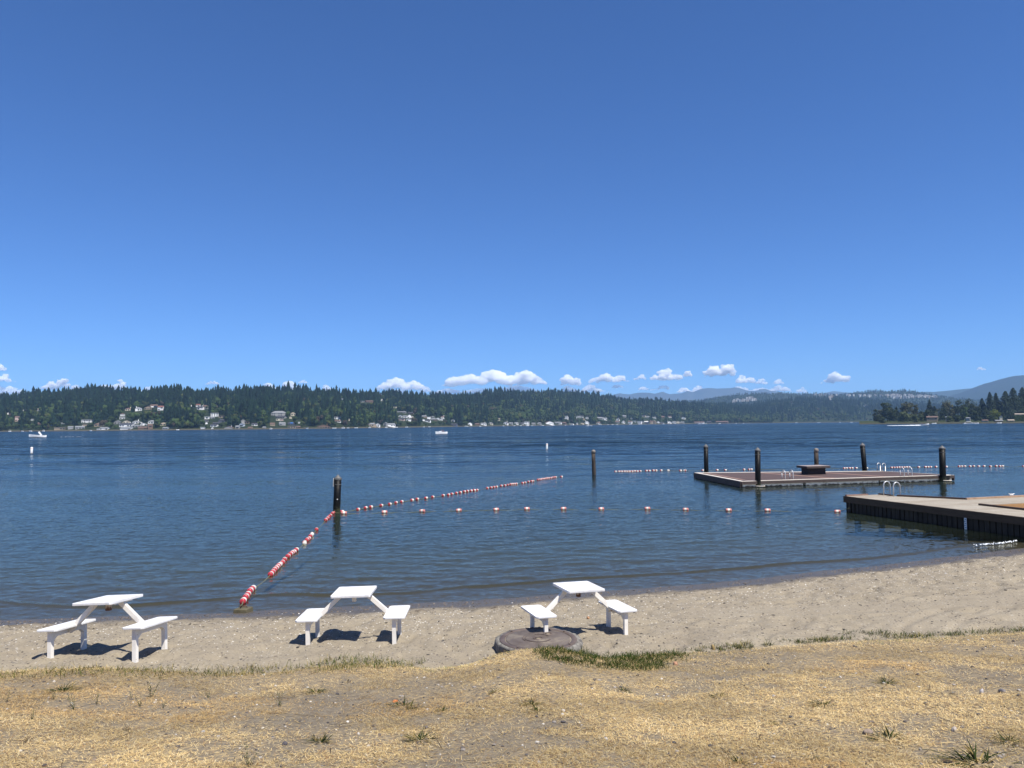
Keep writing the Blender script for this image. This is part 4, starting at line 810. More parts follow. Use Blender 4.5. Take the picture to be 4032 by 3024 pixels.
# ------------------------------------------------------------------ swimming platform
DK = NT('brown_deck_boards'); g = DK.pos(obj=True)
wv = DK.n('TexWave', {'Vector': g, 'Scale': 2.2, 'Distortion': 0.0}, bands_direction='Y').outputs['Fac']
dc = DK.mix(DK.mr(DK.noise(1.5, 5, DK.pos((.4, 3, 1), True), .6), .35, .65), (.072, .047, .041), (.10, .068, .060)); dc = DK.mix(DK.mr(wv, 0, .08, .8, 0), dc, (0.015, 0.012, 0.0112)); DK.pbr(dc, .75, 0, None, .3); DK = DK.mat
FAS = simple('brown_fascia', (0.045, 0.0323, 0.0285), (0.0638, 0.0465, 0.0413), 3, .7); TRM = simple('pale_edge_board', (0.63, 0.585, 0.51), (0.525, 0.4725, 0.405), 2.5, .7); ORS = simple('reddish_deck_strip', (0.255, 0.1575, 0.12), (0.2025, 0.1275, 0.0975), 3, .7); DKC = simple('black_plastic', (0.009, 0.009, 0.0097), None, 5, .5)
FO = NT('dirty_white_float'); g = FO.pos(obj=True); fz = FO.n('SeparateXYZ', {0: g}).outputs[2]
fc = FO.mix(FO.mr(FO.noise(5, 6, FO.pos((.6, .6, 2.2), True), .7), .54, .68), (.78, .73, .62), (0.112, 0.092, 0.064)); fc = FO.mix(FO.mr(FO.math('ADD', fz, FO.mr(FO.noise(4, 3, g), .3, .7, -.05, .05)), .03, .09, 1, 0), fc, (0.028, 0.02, 0.012)); FO.pbr(fc, .8); FO = FO.mat
ZD = .36
Q = [onz(a, b, ZD)[:2] for a, b in ((2734, 1861.5), (2918, 1896), (3756, 1871), (3467, 1855))]
cen = sum(Q)/4; pl = empty('swim_platform', (cen[0], cen[1], 0), 0); tag(pl, 'large brown floating swim platform with pale edges in the lake', 'platform')
q = [Vector((p_[0]-cen[0], p_[1]-cen[1])) for p_ in Q]; C0 = Vector((0, 0))
def inset(k): return [p_*(1-k/p_.length) for p_ in q]
MB().prism([tuple(p_) for p_ in inset(.05)], .28, .36).build('deck', DK, pl)
def edge(i, j, w_, z0, z1, off, name, mat, a=0.0, b=1.0):
    p0, p1 = q[i], q[j]; d = (p1-p0); L = d.length; d.normalize(); nn = Vector((d.y, -d.x))
    if nn.dot((p0+p1)/2) < 0: nn = -nn
    m_ = p0+d*L*(a+b)/2+nn*off; return MB().box((m_.x, m_.y, (z0+z1)/2), (L*(b-a), w_, z1-z0), math.atan2(d.y, d.x)).build(name, mat, pl)
for i, j in ((0, 1), (1, 2), (2, 3), (3, 0)): edge(i, j, .06, .185 if (i, j) == (1, 2) else .02, .355, .03, 'fascia', FAS)
edge(1, 2, .24, .34, .376, -.10, 'edge_board', TRM, 0, .985); edge(3, 0, .34, .34, .376, -.15, 'edge_board', TRM); edge(0, 1, .24, .34, .374, -.11, 'edge_board', TRM, .01, .985); edge(2, 3, .12, .34, .374, -.05, 'edge_board', TRM, 0, .97)
edge(0, 1, .24, .34, .370, -.62, 'deck_strip', ORS, .03, .96)
for f0, f1 in ((.30, .44), (.62, .68)):
    a = q[0].lerp(q[3], f0); b = q[1].lerp(q[2], f1)
    for dx in (-.14, .14):
        m_ = (a+b)/2+Vector((dx, 0)); d = (b-a); MB().box((m_.x, m_.y, .358), (d.length*.965, .22, .024), math.atan2(d.y, d.x)).build('deck_strip', ORS, pl)
for f0, f1 in ((.004, .275), (.288, .63), (.64, .992)):
    i0 = inset(.05); a, b, c, d = i0[1].lerp(i0[2], f0), i0[1].lerp(i0[2], f1), i0[0].lerp(i0[3], f1), i0[0].lerp(i0[3], f0)
    MB().prism([tuple(a), tuple(b), tuple(c), tuple(d)], -.25, .178).build('float_block', FO, pl)
def sq(a): return (a[0]-cen[0], a[1]-cen[1])
for bx, by, wpx in ((2984, 1892, 21.5), (3712, 1871.5, 23)):
    b = onz(bx, by, ZD); x, y = sq(b); y -= .34; r_ = wpx*b[1]/F/2
    MB().box((x-.02, y+.22, .17), (.66, .22, .36)).build('pile_bracket', DKC, pl)
    MB().tube([(x+(r_+.12)*math.cos(t_), y+(r_+.10)*math.sin(t_), .07) for t_ in np.linspace(0, 6.283, 25)], .026, 6).build('pile_ring', TRM, pl, fix=False)
ALU = simple('pale_aluminium', (.50, .51, .52), (.42, .43, .44), 20, .4, .35)
def ladder(parent, pts, out, name='ladder', hgt=.54, inn=.18, ov=.16, r_=.028, org=(0, 0), z=.36):
    for (x, y) in pts:
        a = Vector((x, y))-Vector(out)*inn; b = Vector((x, y))+Vector(out)*ov; m_ = (a+b)/2; R_ = (b-a).length/2; d = (b-a).normalized()
        P_ = [(a.x, a.y, z-.05), (a.x, a.y, z+hgt-R_)]+[(m_.x-d.x*R_*math.cos(t_), m_.y-d.y*R_*math.cos(t_), z+hgt-R_+R_*math.sin(t_)) for t_ in np.linspace(0, math.pi, 9)]+[(b.x, b.y, z+hgt-R_), (b.x, b.y, -.5)]
        MB().tube(P_, r_, 8).build('ladder_rail', ALU, parent, fix=False)
    (x, y), (x2, y2) = pts; o_ = Vector(out)*ov
    for zz in (-.3, .0, .22): MB().tube([(x+o_.x, y+o_.y, zz), (x2+o_.x, y2+o_.y, zz)], .018, 6).build('ladder_step', ALU, parent, fix=False)
dn = (q[2]-q[1]).normalized(); on = (dn.y, -dn.x)
for a, b in (((3086, 1888), (3117, 1887)), ((3553, 1876), (3584, 1875))): ladder(pl, [sq(onz(*a, ZD)), sq(onz(*b, ZD))], on)
dr_ = (q[3]-q[2]).normalized(); nr_ = (dr_.y, -dr_.x)
ladder(pl, [sq(onz(3461, 1854, ZD)), sq(onz(3481, 1855.5, ZD))], nr_)
bx_ = onz(3214, 1869, ZD); bxo = empty('storage_box', (bx_[0], bx_[1]+.45, ZD), dn.angle_signed(Vector((1, 0)))); tag(bxo, 'dark box with wide flat top standing on the swim platform', 'box')
MB().box((0, 0, .21), (1.28, .75, .42)).build('body', simple('dark_box_boards', (.022, .018, .017), (.035, .03, .028), 4, .7, stretch=(1, 1, 6)), bxo, bevel=.01); MB().box((0, 0, .485), (1.72, 1.15, .13)).build('lid', FAS, bxo, bevel=.012); MB().box((0, 0, .558), (1.70, 1.12, .016)).build('top_board', simple('greyish_top', (.30, .25, .23), (.24, .20, .19), 3, .7), bxo)
# ------------------------------------------------------------------ wooden dock
DT = NT('weathered_dock_planks'); g = DT.pos(obj=True); rn = DT.n('NewGeometry').outputs['Random Per Island']
d1 = DT.mix(DT.mr(DT.noise(2.2, 6, DT.pos((.5, 5, 1), True), .65), .35, .65), (.275, .245, .20), (.39, .36, .30)); d1 = DT.mix(DT.mr(rn, 0, 1, 0, .75), d1, (0.2448, 0.204, 0.1564)); d1 = DT.mix(DT.mr(DT.noise(26, 3, DT.pos((.12, 1, 1), True)), .55, .7, 0, .5), d1, (0.136, 0.1088, 0.0816)); DT.pbr(d1, .85, 0, None, .2); DT = DT.mat
DFB = simple('brown_dock_fascia', (0.0595, 0.0385, 0.0238), (0.0805, 0.0546, 0.0336), 2.5, .8, stretch=(1, 1, 5)); SKT = simple('dark_dock_skirt', (.020, .017, .014), (.042, .036, .029), 6, .9, stretch=(1, 1, .3)); ORW = simple('sunlit_orange_timber', (0.35, 0.182, 0.07), (0.406, 0.231, 0.098), 2, .7, stretch=(1, 1, 4)); CRB = simple('dark_curb_timber', (0.0525, 0.0315, 0.0245), (0.084, 0.0525, 0.035), 4, .7)  # orange timber: sunlight on the inner fascia boards put into its colour
A0 = onz(3329, 1953, .65); DD = onz(4032, 2036, .65)-A0; DD = Vector((DD[0], DD[1])).normalized(); NN = Vector((-DD.y, DD.x))
NN = Vector((-DD.y, DD.x)) if -DD.y > 0 else Vector((DD.y, -DD.x))
dk_ = empty('dock', (A0[0], A0[1], 0), math.atan2(NN.y, NN.x)); tag(dk_, 'grey timber dock with side arm at the right edge of the beach', 'dock')
# local frame: +x = NN (across the walkway), -y = DD (towards the shore)
W_, S1, S2, LEN, ARM = 1.82, 3.05, 4.80, 12.2, 9.0
pm = MB()
y_ = 0.0
while y_ < LEN:
    x1 = W_ if not (S1 <= y_ < S2-.05) else W_+ARM
    if .9 <= y_ < S1: x1 = W_+max(0, (y_-.95)/(S1-.95))*1.35
    pm.box((x1/2, -y_-.07, .625), (x1, .132, .05)); y_ += .141
pm.build('deck_planks', DT, dk_, fix=False)
def db(name, x, y, z, sx_, sy_, sz_, mat, rz=0.0, bev=0.0): return MB().box((x, y, z), (sx_, sy_, sz_), rz).build(name, mat, dk_, bevel=bev)
db('fascia', -.035, -LEN/2, .515, .06, LEN, .26, DFB); db('fascia', W_/2, .035, .515, W_+.12, .06, .26, DFB)
db('fascia', W_+ARM/2+.7, -S1+.03, .515, ARM-1.3, .06, .26, DFB); db('fascia', W_+ARM/2+.05, -S2-.035, .50, ARM, .06, .25, ORW); db('fascia', W_+.03, -(S2+LEN)/2-.05, .50, .06, LEN-S2-.1, .25, ORW)
db('curb', W_*.30, -.04, .675, W_*.62, .10, .05, ORS); db('curb', W_-.05, -.35, .675, .10, .7, .05, CRB)
L3 = math.hypot(1.35, S1-.95); db('curb', W_+.66, -(.95+S1)/2, .68, L3, .12, .07, CRB, math.atan2(-(S1-.95), 1.35)); db('curb', W_+1.3+(ARM-1.3)/2, -S1-.04, .68, ARM-1.3, .11, .07, simple('reddish_curb', (.30, .19, .12), (.40, .27, .18), 2, .7, stretch=(3, 1, 1)))
db('curb', W_-.02, -(S2+LEN)/2-.02, .685, .10, LEN-S2, .07, CRB)
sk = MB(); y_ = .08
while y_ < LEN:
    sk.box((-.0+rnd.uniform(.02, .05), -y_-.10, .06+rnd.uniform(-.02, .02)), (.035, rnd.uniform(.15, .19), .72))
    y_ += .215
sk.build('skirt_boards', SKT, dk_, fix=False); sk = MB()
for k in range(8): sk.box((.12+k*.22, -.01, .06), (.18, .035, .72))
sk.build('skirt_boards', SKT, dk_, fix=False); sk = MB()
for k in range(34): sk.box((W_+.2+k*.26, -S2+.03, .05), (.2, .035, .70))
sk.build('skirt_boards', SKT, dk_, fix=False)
for yy in (.35, 2.8, 5.2, 7.6, 9.8):
    for xx in (.28, W_-.3): MB().lathe([(.13, -2.2), (.13, .38)], 12, (xx, -yy, -.0 if 0 else -.7)).build('support_post', DKC, dk_, fix=False)
MB().box((W_/2+.05, -LEN/2, .08), (W_-.24, LEN-.4, .78)).build('shade_backing', DKC, dk_)  # black filler added behind the skirt boards so their gaps read as shade
gw, gb = simple('gauge_white', (.70, .74, .76), None, 9, .5), simple('gauge_blue', (.05, .22, .38), None, 9, .5)
ga = onz(3761, 2052, .3); lv = Matrix.Rotation(-math.atan2(NN.y, NN.x), 2)@Vector((ga[0]-A0[0], ga[1]-A0[1]))
gauge = MB().box((-.075, lv.y, .19), (.012, .10, .40)).build('depth_gauge', gw, dk_)
for k in range(5): MB().box((-.084, lv.y+(.02 if k % 2 else -.01), .06+k*.07), (.008, .055, .028)).build('gauge_mark', gb, gauge, fix=False)
cl_ = onz(3983, 1953.5, .70); lc = Matrix.Rotation(-math.atan2(NN.y, NN.x), 2)@Vector((cl_[0]-A0[0], cl_[1]-A0[1]))
MB().tube([(lc.x-.16, lc.y, .80), (lc.x-.06, lc.y, .775), (lc.x+.06, lc.y, .775), (lc.x+.16, lc.y, .80)], [.012, .02, .02, .012], 8).lathe([(.035, 0), (.025, .07)], 8, (lc.x-.05, lc.y, .71)).lathe([(.035, 0), (.025, .07)], 8, (lc.x+.05, lc.y, .71)).build('cleat', simple('cleat_white', (.75, .75, .74), None, 9, .4), dk_, fix=False)
def dl(px, py): p_ = onz(px, py, .65); v_ = Matrix.Rotation(-math.atan2(NN.y, NN.x), 2)@Vector((p_[0]-A0[0], p_[1]-A0[1])); return (v_.x, v_.y)
p1_, p2_ = (W_-.02, -.42), (W_-.02, -.95)
ladder(dk_, [p1_, p2_], (1, 0), hgt=.58, inn=.18, ov=.16, r_=.028, z=.65)
# ------------------------------------------------------------------ rope lines with floats
RED = simple('float_red', (0.39, 0.0338, 0.045), (0.315, 0.0263, 0.0375), 12, .35); FWH = simple('float_white', (0.6, 0.5775, 0.525), (0.525, 0.495, 0.435), 12, .45); ROPE = simple('rope_green_grey', (0.0825, 0.09, 0.0525), (0.15, 0.1425, 0.09), 40, .9); RDF = simple('float_faded_red', (.46, .20, .18), (.40, .14, .13), 12, .5); RPY = simple('rope_yellow', (.15, .15, .075), (.11, .11, .06), 40, .9); WEED = simple('wet_weed', (0.0375, 0.0413, 0.015), (0.06, 0.06, 0.0263), 20, .8)
def fmesh(kind, r_=.068, L=.20):
    e = .3*r_
    prof = [(.018, -L/2), (r_*.72, -L/2+.004), (r_*.95, -L/2+e), (r_, -L/2+e*2), (r_, -L/6), (r_, -L/6+.0005), (r_, 0), (r_, .0005), (r_, L/6), (r_, L/6+.0005), (r_, L/2-e*2), (r_*.95, L/2-e), (r_*.72, L/2-.004), (.018, L/2)]
    mi = [0]*4+[1]*9 if kind == 'half' else [0]*4+[1]*5+[0]*4
    return MB().lathe(prof, 16, mi=mi, axis=(1, 0, 0))
FM2 = {}
def rope_line(name, label, pts, kind, runs, zf=.035, jit=.0):
    P_ = [onz(a, b, zf) for a, b in pts]; base = P_[0].copy(); base[2] = 0
    o = empty(name, base, 0); tag(o, label, 'float line', 'rope lines of red and white floats')
    if kind not in FM2:
        t_ = (fmesh(kind, .074, .25) if kind == 'band' else fmesh(kind)).build('float', [RDF if kind == 'band' else RED, FWH]); FM2[kind] = t_.data; bpy.data.objects.remove(t_)
    for i, p_ in enumerate(P_):
        a = P_[max(i-1, 0)]; b = P_[min(i+1, len(P_)-1)]; d = b-a
        f_ = link(bpy.data.objects.new('float', FM2[kind]), o); f_.location = (p_[0]-base[0], p_[1]-base[1], zf-.0+rnd.uniform(-.008, .008))
        f_.rotation_euler = (rnd.uniform(0, 6), rnd.uniform(-.06, .06), math.atan2(d[1], d[0])+rnd.uniform(-.12, .12)-(jit*1.0 if i == 2 else 0))
    R_ = []
    for ex in runs[0]: R_.append(ex)
    R_ += [tuple(p_) for p_ in P_]
    for ex in runs[1]: R_.append(ex)
    Rp = []
    for i in range(len(R_)-1):
        a, b = np.array(R_[i]), np.array(R_[i+1]); L = np.linalg.norm(b-a)
        for k in range(6 if L > .5 else 1):
            f = k/(6 if L > .5 else 1); sag = math.sin(f*math.pi)*min(.045, L*.03); z_ = a[2]*(1-f)+b[2]*f-sag
            Rp.append((a[0]*(1-f)+b[0]*f-base[0], a[1]*(1-f)+b[1]*f-base[1], z_))
    Rp.append(tuple(np.array(R_[-1])-base))
    MB().tube(Rp, .009 if kind == 'band' else .013, 6).build('rope', RPY if kind == 'band' else ROPE, o, fix=False)
    return o
def c6(L): return [(1200+a/2.765, 1800+b/2.765) for a, b in L]
def c7(L): return [(1900+a/2.765, 1700+b/2.765) for a, b in L]
def c4(L): return [(2600+a/2.765, 1700+b/2.765) for a, b in L]
def c5(L): return [(3232+a/2.765, 1700+b/2.765) for a, b in L]
def cn(L): return [(860+a/4.424, 2100+b/4.424) for a, b in L]
near = cn([(432, 1180), (478, 1112), (512, 1060), (553, 1003), (597, 962), (912, 715), (945, 672), (976, 642), (1004, 615), (1030, 588), (1056, 560), (1076, 540), (1116, 510), (1152, 462), (1212, 402), (1256, 358), (1284, 340), (1313, 328), (1356, 290), (1497, 163), (1543, 115), (1574, 95), (1603, 50), (1632, 18)])+c6([(-2, 935), (24, 902), (62, 858), (78, 838), (128, 787), (228, 685), (248, 665), (262, 652), (278, 634), (300, 614), (318, 606)])
blk = onz(955, 2405, .06)
pA = onz(1325, 2020, .05)
rope_line('float_line', 'rope of packed red and white floats from sand to the near pile', near, 'half', ([(blk[0]-.05, blk[1]+.05, .16)], [tuple(pA)]))
mid = c6([(405, 592), (580, 567), (662, 553), (720, 543), (833, 524), (925, 510), (993, 495), (1055, 483), (1168, 466), (1224, 458), (1320, 447), (1393, 435), (1506, 416), (1565, 409), (1602, 401), (1650, 391), (1693, 383), (1737, 376), (1771, 371), (1810, 365), (1846, 362), (1876, 358)])+c7([(52, 613), (92, 608), (123, 603), (152, 599), (203, 589), (243, 584), (275, 578), (303, 572), (322, 570), (345, 568), (368, 565), (436, 557), (463, 553), (500, 544), (533, 539), (550, 537), (602, 523), (618, 520), (634, 518), (650, 515), (666, 513), (682, 511), (700, 508), (717, 506), (740, 503), (757, 500), (778, 497), (795, 494), (860, 489)])
rope_line('float_line', 'slanting rope of red and white floats running out from the near pile', mid, 'half', ([tuple(pA)], []))
bnd = c6([(427, 610), (868, 600), (1280, 588), (1677, 578)])+c7([(148, 847), (483, 840), (882, 839), (1293, 840), (1795, 838)])+c4([(276, 847), (743, 854), (1167, 855), (1928, 868)])
dkp = onz(3345, 1995, .3)
rope_line('float_line', 'line of widely spaced floats from the near pile to the dock', bnd, 'band', ([tuple(pA)], [(dkp[0], dkp[1], .25)]), jit=.5)
farl = c7([(1450, 433), (1487, 433), (1515, 433), (1545, 432), (1573, 432), (1600, 432), (1628, 431), (1657, 430), (1685, 430), (1717, 428), (1785, 424), (1817, 424), (1860, 422), (1890, 422), (1945, 421), (2023, 421), (2157, 423), (2200, 423)])+c4([(88, 421), (222, 424), (270, 422), (463, 420), (620, 416), (710, 418), (912, 412), (970, 411), (992, 411), (2003, 398), (2028, 398), (2062, 397), (2090, 397), (2135, 396)])+c5([(500, 397), (770, 391), (798, 390), (826, 389), (853, 388), (880, 388), (908, 387), (935, 387), (962, 387), (1066, 385), (1140, 385), (1168, 384), (1196, 383), (1255, 382), (1368, 380), (1505, 377), (1535, 377), (1568, 377), (1625, 377), (1665, 376), (1720, 376), (1778, 376), (1847, 376), (1910, 374), (1950, 374), (1980, 373), (2210, 375)])
rope_line('float_line', 'far straight rope of floats passing behind the swim platform', farl, 'half', ([], []))
bo = empty('anchor_block', (blk[0]-.02, blk[1]+.1, float(z_sand(blk[0], blk[1]+.1))), -.12); tag(bo, 'mossy concrete anchor block at the waterline holding the float rope', 'block')
MBL = simple('mossy_concrete', (0.0713, 0.0615, 0.0338), (0.1125, 0.0975, 0.0562), 7, .9, bump=.6, bscale=25)
MB().box((0, 0, -.01), (.30, .32, .18), taper=.92).build('block', MBL, bo, bevel=.012); MB().tube([(-.07, .03, .07), (-.06, .03, .11), (.05, .05, .11), (.06, .05, .07)], .012, 6).build('ring', CRB, bo, fix=False)
# ------------------------------------------------------------------ beach tables
WP = NT('worn_white_paint'); g = WP.pos(obj=True)
wc = WP.mix(WP.mr(WP.noise(5, 6, WP.pos((1, .35, 1), True), .7), .45, .7), (.69, .69, .69), (.54, .54, .54)); wc = WP.mix(WP.mr(WP.noise(14, 4, g, .6), .66, .72), wc, (.42, .33, .31)); WP.pbr(wc, .45, 0, WP.bump(WP.noise(40, 3, g), .1, .004), .4); WP = WP.mat
WS = NT('white_painted_steel'); g = WS.pos(obj=True)
wc = WS.mix(WS.mr(WS.noise(6, 5, g, .65), .4, .75), (.80, .77, .71), (.68, .64, .58)); wc = WS.mix(WS.mr(WS.noise(17, 4, g), .68, .74), wc, (.42, .28, .17)); WS.pbr(wc, .45, 0, None, .4); WS = WS.mat
RS = NT('rusted_steel'); g = RS.pos(obj=True); rz_ = RS.n('SeparateXYZ', {0: g}).outputs[2]
rc = RS.mix(RS.mr(RS.math('ADD', rz_, RS.mr(RS.noise(30, 4, g), .3, .7, -.03, .03)), .63, .69, 1, 0), (.66, .58, .48), (.13, .055, .025)); RS.pbr(rc, .8); RS = RS.mat
def slab(name, x, y, z, sx_, sy_, sz_, parent, cut):
    m = MB(); hx, hy = sx_/2, sy_/2
    pr = [(0, -sz_/2, -.012), (0, sz_/2-.012, 0.0), (0, sz_/2, -.010)]
    ring = [(-hx+cut, -hy), (hx-cut, -hy), (hx, -hy+cut), (hx, hy-cut), (hx-cut, hy), (-hx+cut, hy), (-hx, hy-cut), (-hx, -hy+cut)]
    m.prism(ring, -sz_/2, sz_/2); o = m.build(name, WP, parent, bevel=.007); o.location = (x, y, z); return o
def table(cx, cy, rz, tilt, label, rust, sd, dz=0.0, rx=0.0):
    z = float(gz(cx, cy))+dz; o = empty('beach_table', (cx, cy, z), rz, rx, tilt); tag(o, label, 'table', 'white picnic tables on the sand')
    slab('table_top', 0, 0, .755, .635, .75, .038, o, .02)
    for s_ in (-1, 1):
        x = s_*.695
        slab('seat', x, 0, .404, .35, .85, .030, o, .035)
        MB().box((x+s_*-.01, 0, .342), (.058, .60, .085)).build('seat_rail', WS, o, bevel=.004)
        for y in (-.335, .335):
            m = MB().box((x+s_*-.01, y, .385-.31), (.060, .060, .62))
            sg = -1 if y > 0 else 1
            m.add([(x-s_*.01-.03, y+sg*.033, .382), (x-s_*.01+.03, y+sg*.033, .382), (x-s_*.01-.03, y+sg*.033, .25), (x-s_*.01+.03, y+sg*.033, .25), (x-s_*.01-.03, y+sg*.10, .30), (x-s_*.01+.03, y+sg*.10, .30)], [(0, 1, 3, 2), (2, 3, 5, 4), (0, 4, 5, 1), (0, 2, 4), (1, 5, 3)])
            m.build('leg', WS, o)
        MB().bar((x-s_*.045, 0, .315), (s_*.185, 0, .735), .052, .072).build('arm', WS, o, bevel=.004)
        MB().box((s_*.20, 0, .719), (.10, .40, .02)).build('top_bracket', WS, o)
    m = MB(); k = .028
    for dx, dy, a, b in ((-k, 0, .005, .06), (k, 0, .005, .06), (0, -k, .06, .005), (0, k, .06, .005)): m.box((dx, dy, .665), (a, b, .13 if rust else .12))
    m.build('umbrella_socket', RS if rust else WS, o, fix=False)
    return o
table(-6.01, 11.58, math.radians(-10), math.radians(-3.5), 'white beach table on the left with skewed view and rusty socket underneath', True, 1, .03, math.radians(-3.2))
table(-2.61, 12.80, math.radians(1.5), math.radians(-1.1), 'white beach table in the middle, square to the shore', False, 2, 0, math.radians(-.4))
table(1.05, 12.79, math.radians(17), math.radians(.8), 'white beach table standing behind the round manhole cover', True, 3, 0, math.radians(-.7))
# ------------------------------------------------------------------ manhole
mh = onz(2119, 2517, .52); mo = empty('manhole', (mh[0], mh[1], .52), .2, math.radians(1.2), 0); tag(mo, 'round cast iron manhole in a rough concrete collar at the lawn edge', 'manhole')
CON_ = simple('rough_concrete_collar', (0.0748, 0.068, 0.0612), (0.2312, 0.2176, 0.1904), 14, .95, bump=1.0, bscale=26)
IRN = NT('old_cast_iron'); g = IRN.pos(obj=True)
ic = IRN.mix(IRN.mr(IRN.noise(5, 5, g, .6), .35, .7), (0.0828, 0.0612, 0.0518), (0.1332, 0.1044, 0.09)); IRN.pbr(ic, .6, .15, IRN.bump(IRN.noise(60, 3, g), .3, .004), .4); IRN = IRN.mat
COV = NT('ribbed_iron_cover'); g = COV.pos(obj=True)
w1 = COV.n('TexWave', {'Vector': COV.n('Mapping', {'Vector': g, 'Rotation': (0, 0, .9)}).outputs[0], 'Scale': 11.0}, bands_direction='X').outputs['Fac']
ic = COV.mix(COV.mr(COV.noise(4, 5, g, .6), .35, .7), (0.0972, 0.0756, 0.0634), (0.1692, 0.1404, 0.1188)); ic = COV.mix(COV.mr(w1, 0, .4, .55, 0), ic, (0.0432, 0.0324, 0.0288)); ic = COV.mix(COV.mr(COV.noise(2.6, 5, g, .65), .52, .68, 0, .75), ic, (.27, .23, .17)); COV.pbr(ic, .65, .1, COV.bump(w1, .6, .006), .4); COV = COV.mat
ring = MB(); nr_ = 72; rr_ = np.random.default_rng(4)
prof = [(.585, .002), (.62, .006), (.655, -.012), (.675, -.05), (.68, -.12), (.66, -.25), (.64, -.45)]
V = []
for j, (r_, z_) in enumerate(prof):
    for k in range(nr_):
        a = 6.28319*k/nr_; q = r_+(fbm(math.cos(a)*3+j, math.sin(a)*3, 5, 3)-.5)*(.0 if j == 0 else .07)+(.05*math.exp(-((a-3.6)/.35)**2)*-(j > 2)); V.append((q*math.cos(a), q*math.sin(a), z_+(rr_.normal(0, .006) if j else 0)))
ring.add(V, [(j*nr_+k, (j+1)*nr_+k, (j+1)*nr_+(k+1) % nr_, j*nr_+(k+1) % nr_) for j in range(len(prof)-1) for k in range(nr_)], 0, True)
ring.build('concrete_collar', CON_, mo)
MB().lathe([(.592, -.06), (.592, .008), (.585, .014), (.515, .014), (.508, .006), (.508, -.06)], 72, caps=False).build('frame', IRN, mo)
MB().lathe([(.507, -.02), (.507, .004), (.500, .004), (.500, -.02)], 72, caps=False).build('sand_filled_gap', simple('gap_sand', (.36, .31, .23), None, 12, .9), mo)
cv = MB().lathe([(.499, -.03), (.499, .010), (.492, .014), (.01, .014)], 72).build('cover', COV, mo)
DKH = simple('hole_sand', (0.2475, 0.2025, 0.1425), (0.1875, 0.15, 0.105), 20, .9)
MB().lathe([(.055, .015), (.062, .024), (.078, .024), (.084, .015)], 32, caps=False).build('centre_boss', IRN, cv); MB().lathe([(.054, .0145), (.001, .0155)], 24).build('boss_fill', DKH, cv, fix=False)
MB().lathe([(.045, .015), (.052, .022), (.066, .022), (.072, .015)], 28, c=(.20, .20, 0), caps=False).build('lift_socket', IRN, cv); MB().lathe([(.044, .0145), (.001, .0152)], 20, c=(.20, .20, 0)).build('socket_fill', DKH, cv, fix=False)
am = MB()
for R_, a0, a1, n_ in ((.19, 3.6, 5.6, 13), (.20, .5, 1.5, 8)):
    for k in range(n_):
        a = a0+(a1-a0)*k/(n_-1); am.box((R_*math.cos(a), R_*math.sin(a), .018), (.020, .034, .008), a+rnd.uniform(-.3, .3))
for R_, a0, a1 in ((.20, 2.5, 3.6), (.235, 2.5, 3.5)):
    for k in range(16): a = a0+(a1-a0)*k/15; am.box((R_*math.cos(a), R_*math.sin(a), .018), (.010, .018, .008), a)
am.build('raised_mark', IRN, cv, fix=False)
for a in (.5, 2.2, 3.9, 5.5): MB().lathe([(.018, .012), (.016, .03)], 10, (.55*math.cos(a), .55*math.sin(a), 0)).build('bolt', IRN, mo)
# ------------------------------------------------------------------ dead grass, green grass, weeds
def blades(n, x, y, z, L, wd, yaw, rise, tint, curl=0.0):
    """flat bent blades; rise is the lift angle"""
    dx, dy = np.cos(yaw), np.sin(yaw); px_, py_ = -dy, dx; cr_, sr_ = np.cos(rise), np.sin(rise)
    rows = []
    for f, wf in ((0, 1.0), (.55, .85), (1, .25)):
        c2 = np.cos(np.clip(rise-curl*f, -.15, 1.5)); s2 = np.sin(np.clip(rise-curl*f*.6, -.02, 1.5))
        X_ = x+dx*L*f*c2; Y_ = y+dy*L*f*c2; Z_ = z+L*f*s2
        rows += [np.stack([X_-px_*wd*wf/2, Y_-py_*wd*wf/2, Z_], -1), np.stack([X_+px_*wd*wf/2, Y_+py_*wd*wf/2, Z_], -1)]
    V = np.stack(rows, 1).reshape(-1, 3); b = np.arange(n)[:, None]*6
    Fc = np.concatenate([b+np.array([[0, 1, 3, 2]]), b+np.array([[2, 3, 5, 4]])])
    return V, Fc, np.repeat(tint, 6, 0)
def blade_mat(name):
    t = NT(name); c = t.n('Attribute', attribute_name='tint').outputs['Color']
    d = t.n('BsdfDiffuse', {'Color': c}); tr_n = t.n('BsdfTranslucent', {'Color': c}); t.surf(t.n('MixShader', {0: .25, 1: d.outputs[0], 2: tr_n.outputs[0]}).outputs[0]); return t.mat
BM = blade_mat('grass_blades')
gr = np.random.default_rng(21)
N = 560000
y = gr.uniform(3.5, 13.5, N); x = gr.uniform(-.80, .80, N)*y+gr.uniform(-.5, .5, N)
v = y_g(x)-y
dens = sstep(.36, .56, fbm(x*.55, y*.75, 81, 3)*.62+vnoise(x*2.4, y*3.0, 85)*.38)
dens = np.maximum(dens, (1-sstep(0, .8, v))*.75)
m = (v > -.03) & (gr.random(N) < .17+.83*dens)
x, y, v, dens = x[m], y[m], v[m], dens[m]; n = len(x)
col = np.array([0.5440, 0.4080, 0.1972])*gr.uniform(.55, 1.15, (n, 1)); br_ = gr.random(n); col = np.where((br_ < .20)[:, None], np.array([0.2448, 0.1496, 0.0748])*gr.uniform(.6, 1.2, (n, 1)), col); col = np.where((br_ > .90)[:, None], np.array([0.5984, 0.5032, 0.3128])*gr.uniform(.8, 1.1, (n, 1)), col)
edge_g = (1-sstep(.0, .55, v))*sstep(.35, .7, fbm(x*.5, y*0, 91, 2)+.12); gm = gr.random(n) < edge_g*.35; col = np.where(gm[:, None], np.array([0.1020, 0.1292, 0.0340])*gr.uniform(.6, 1.3, (n, 1)), col)
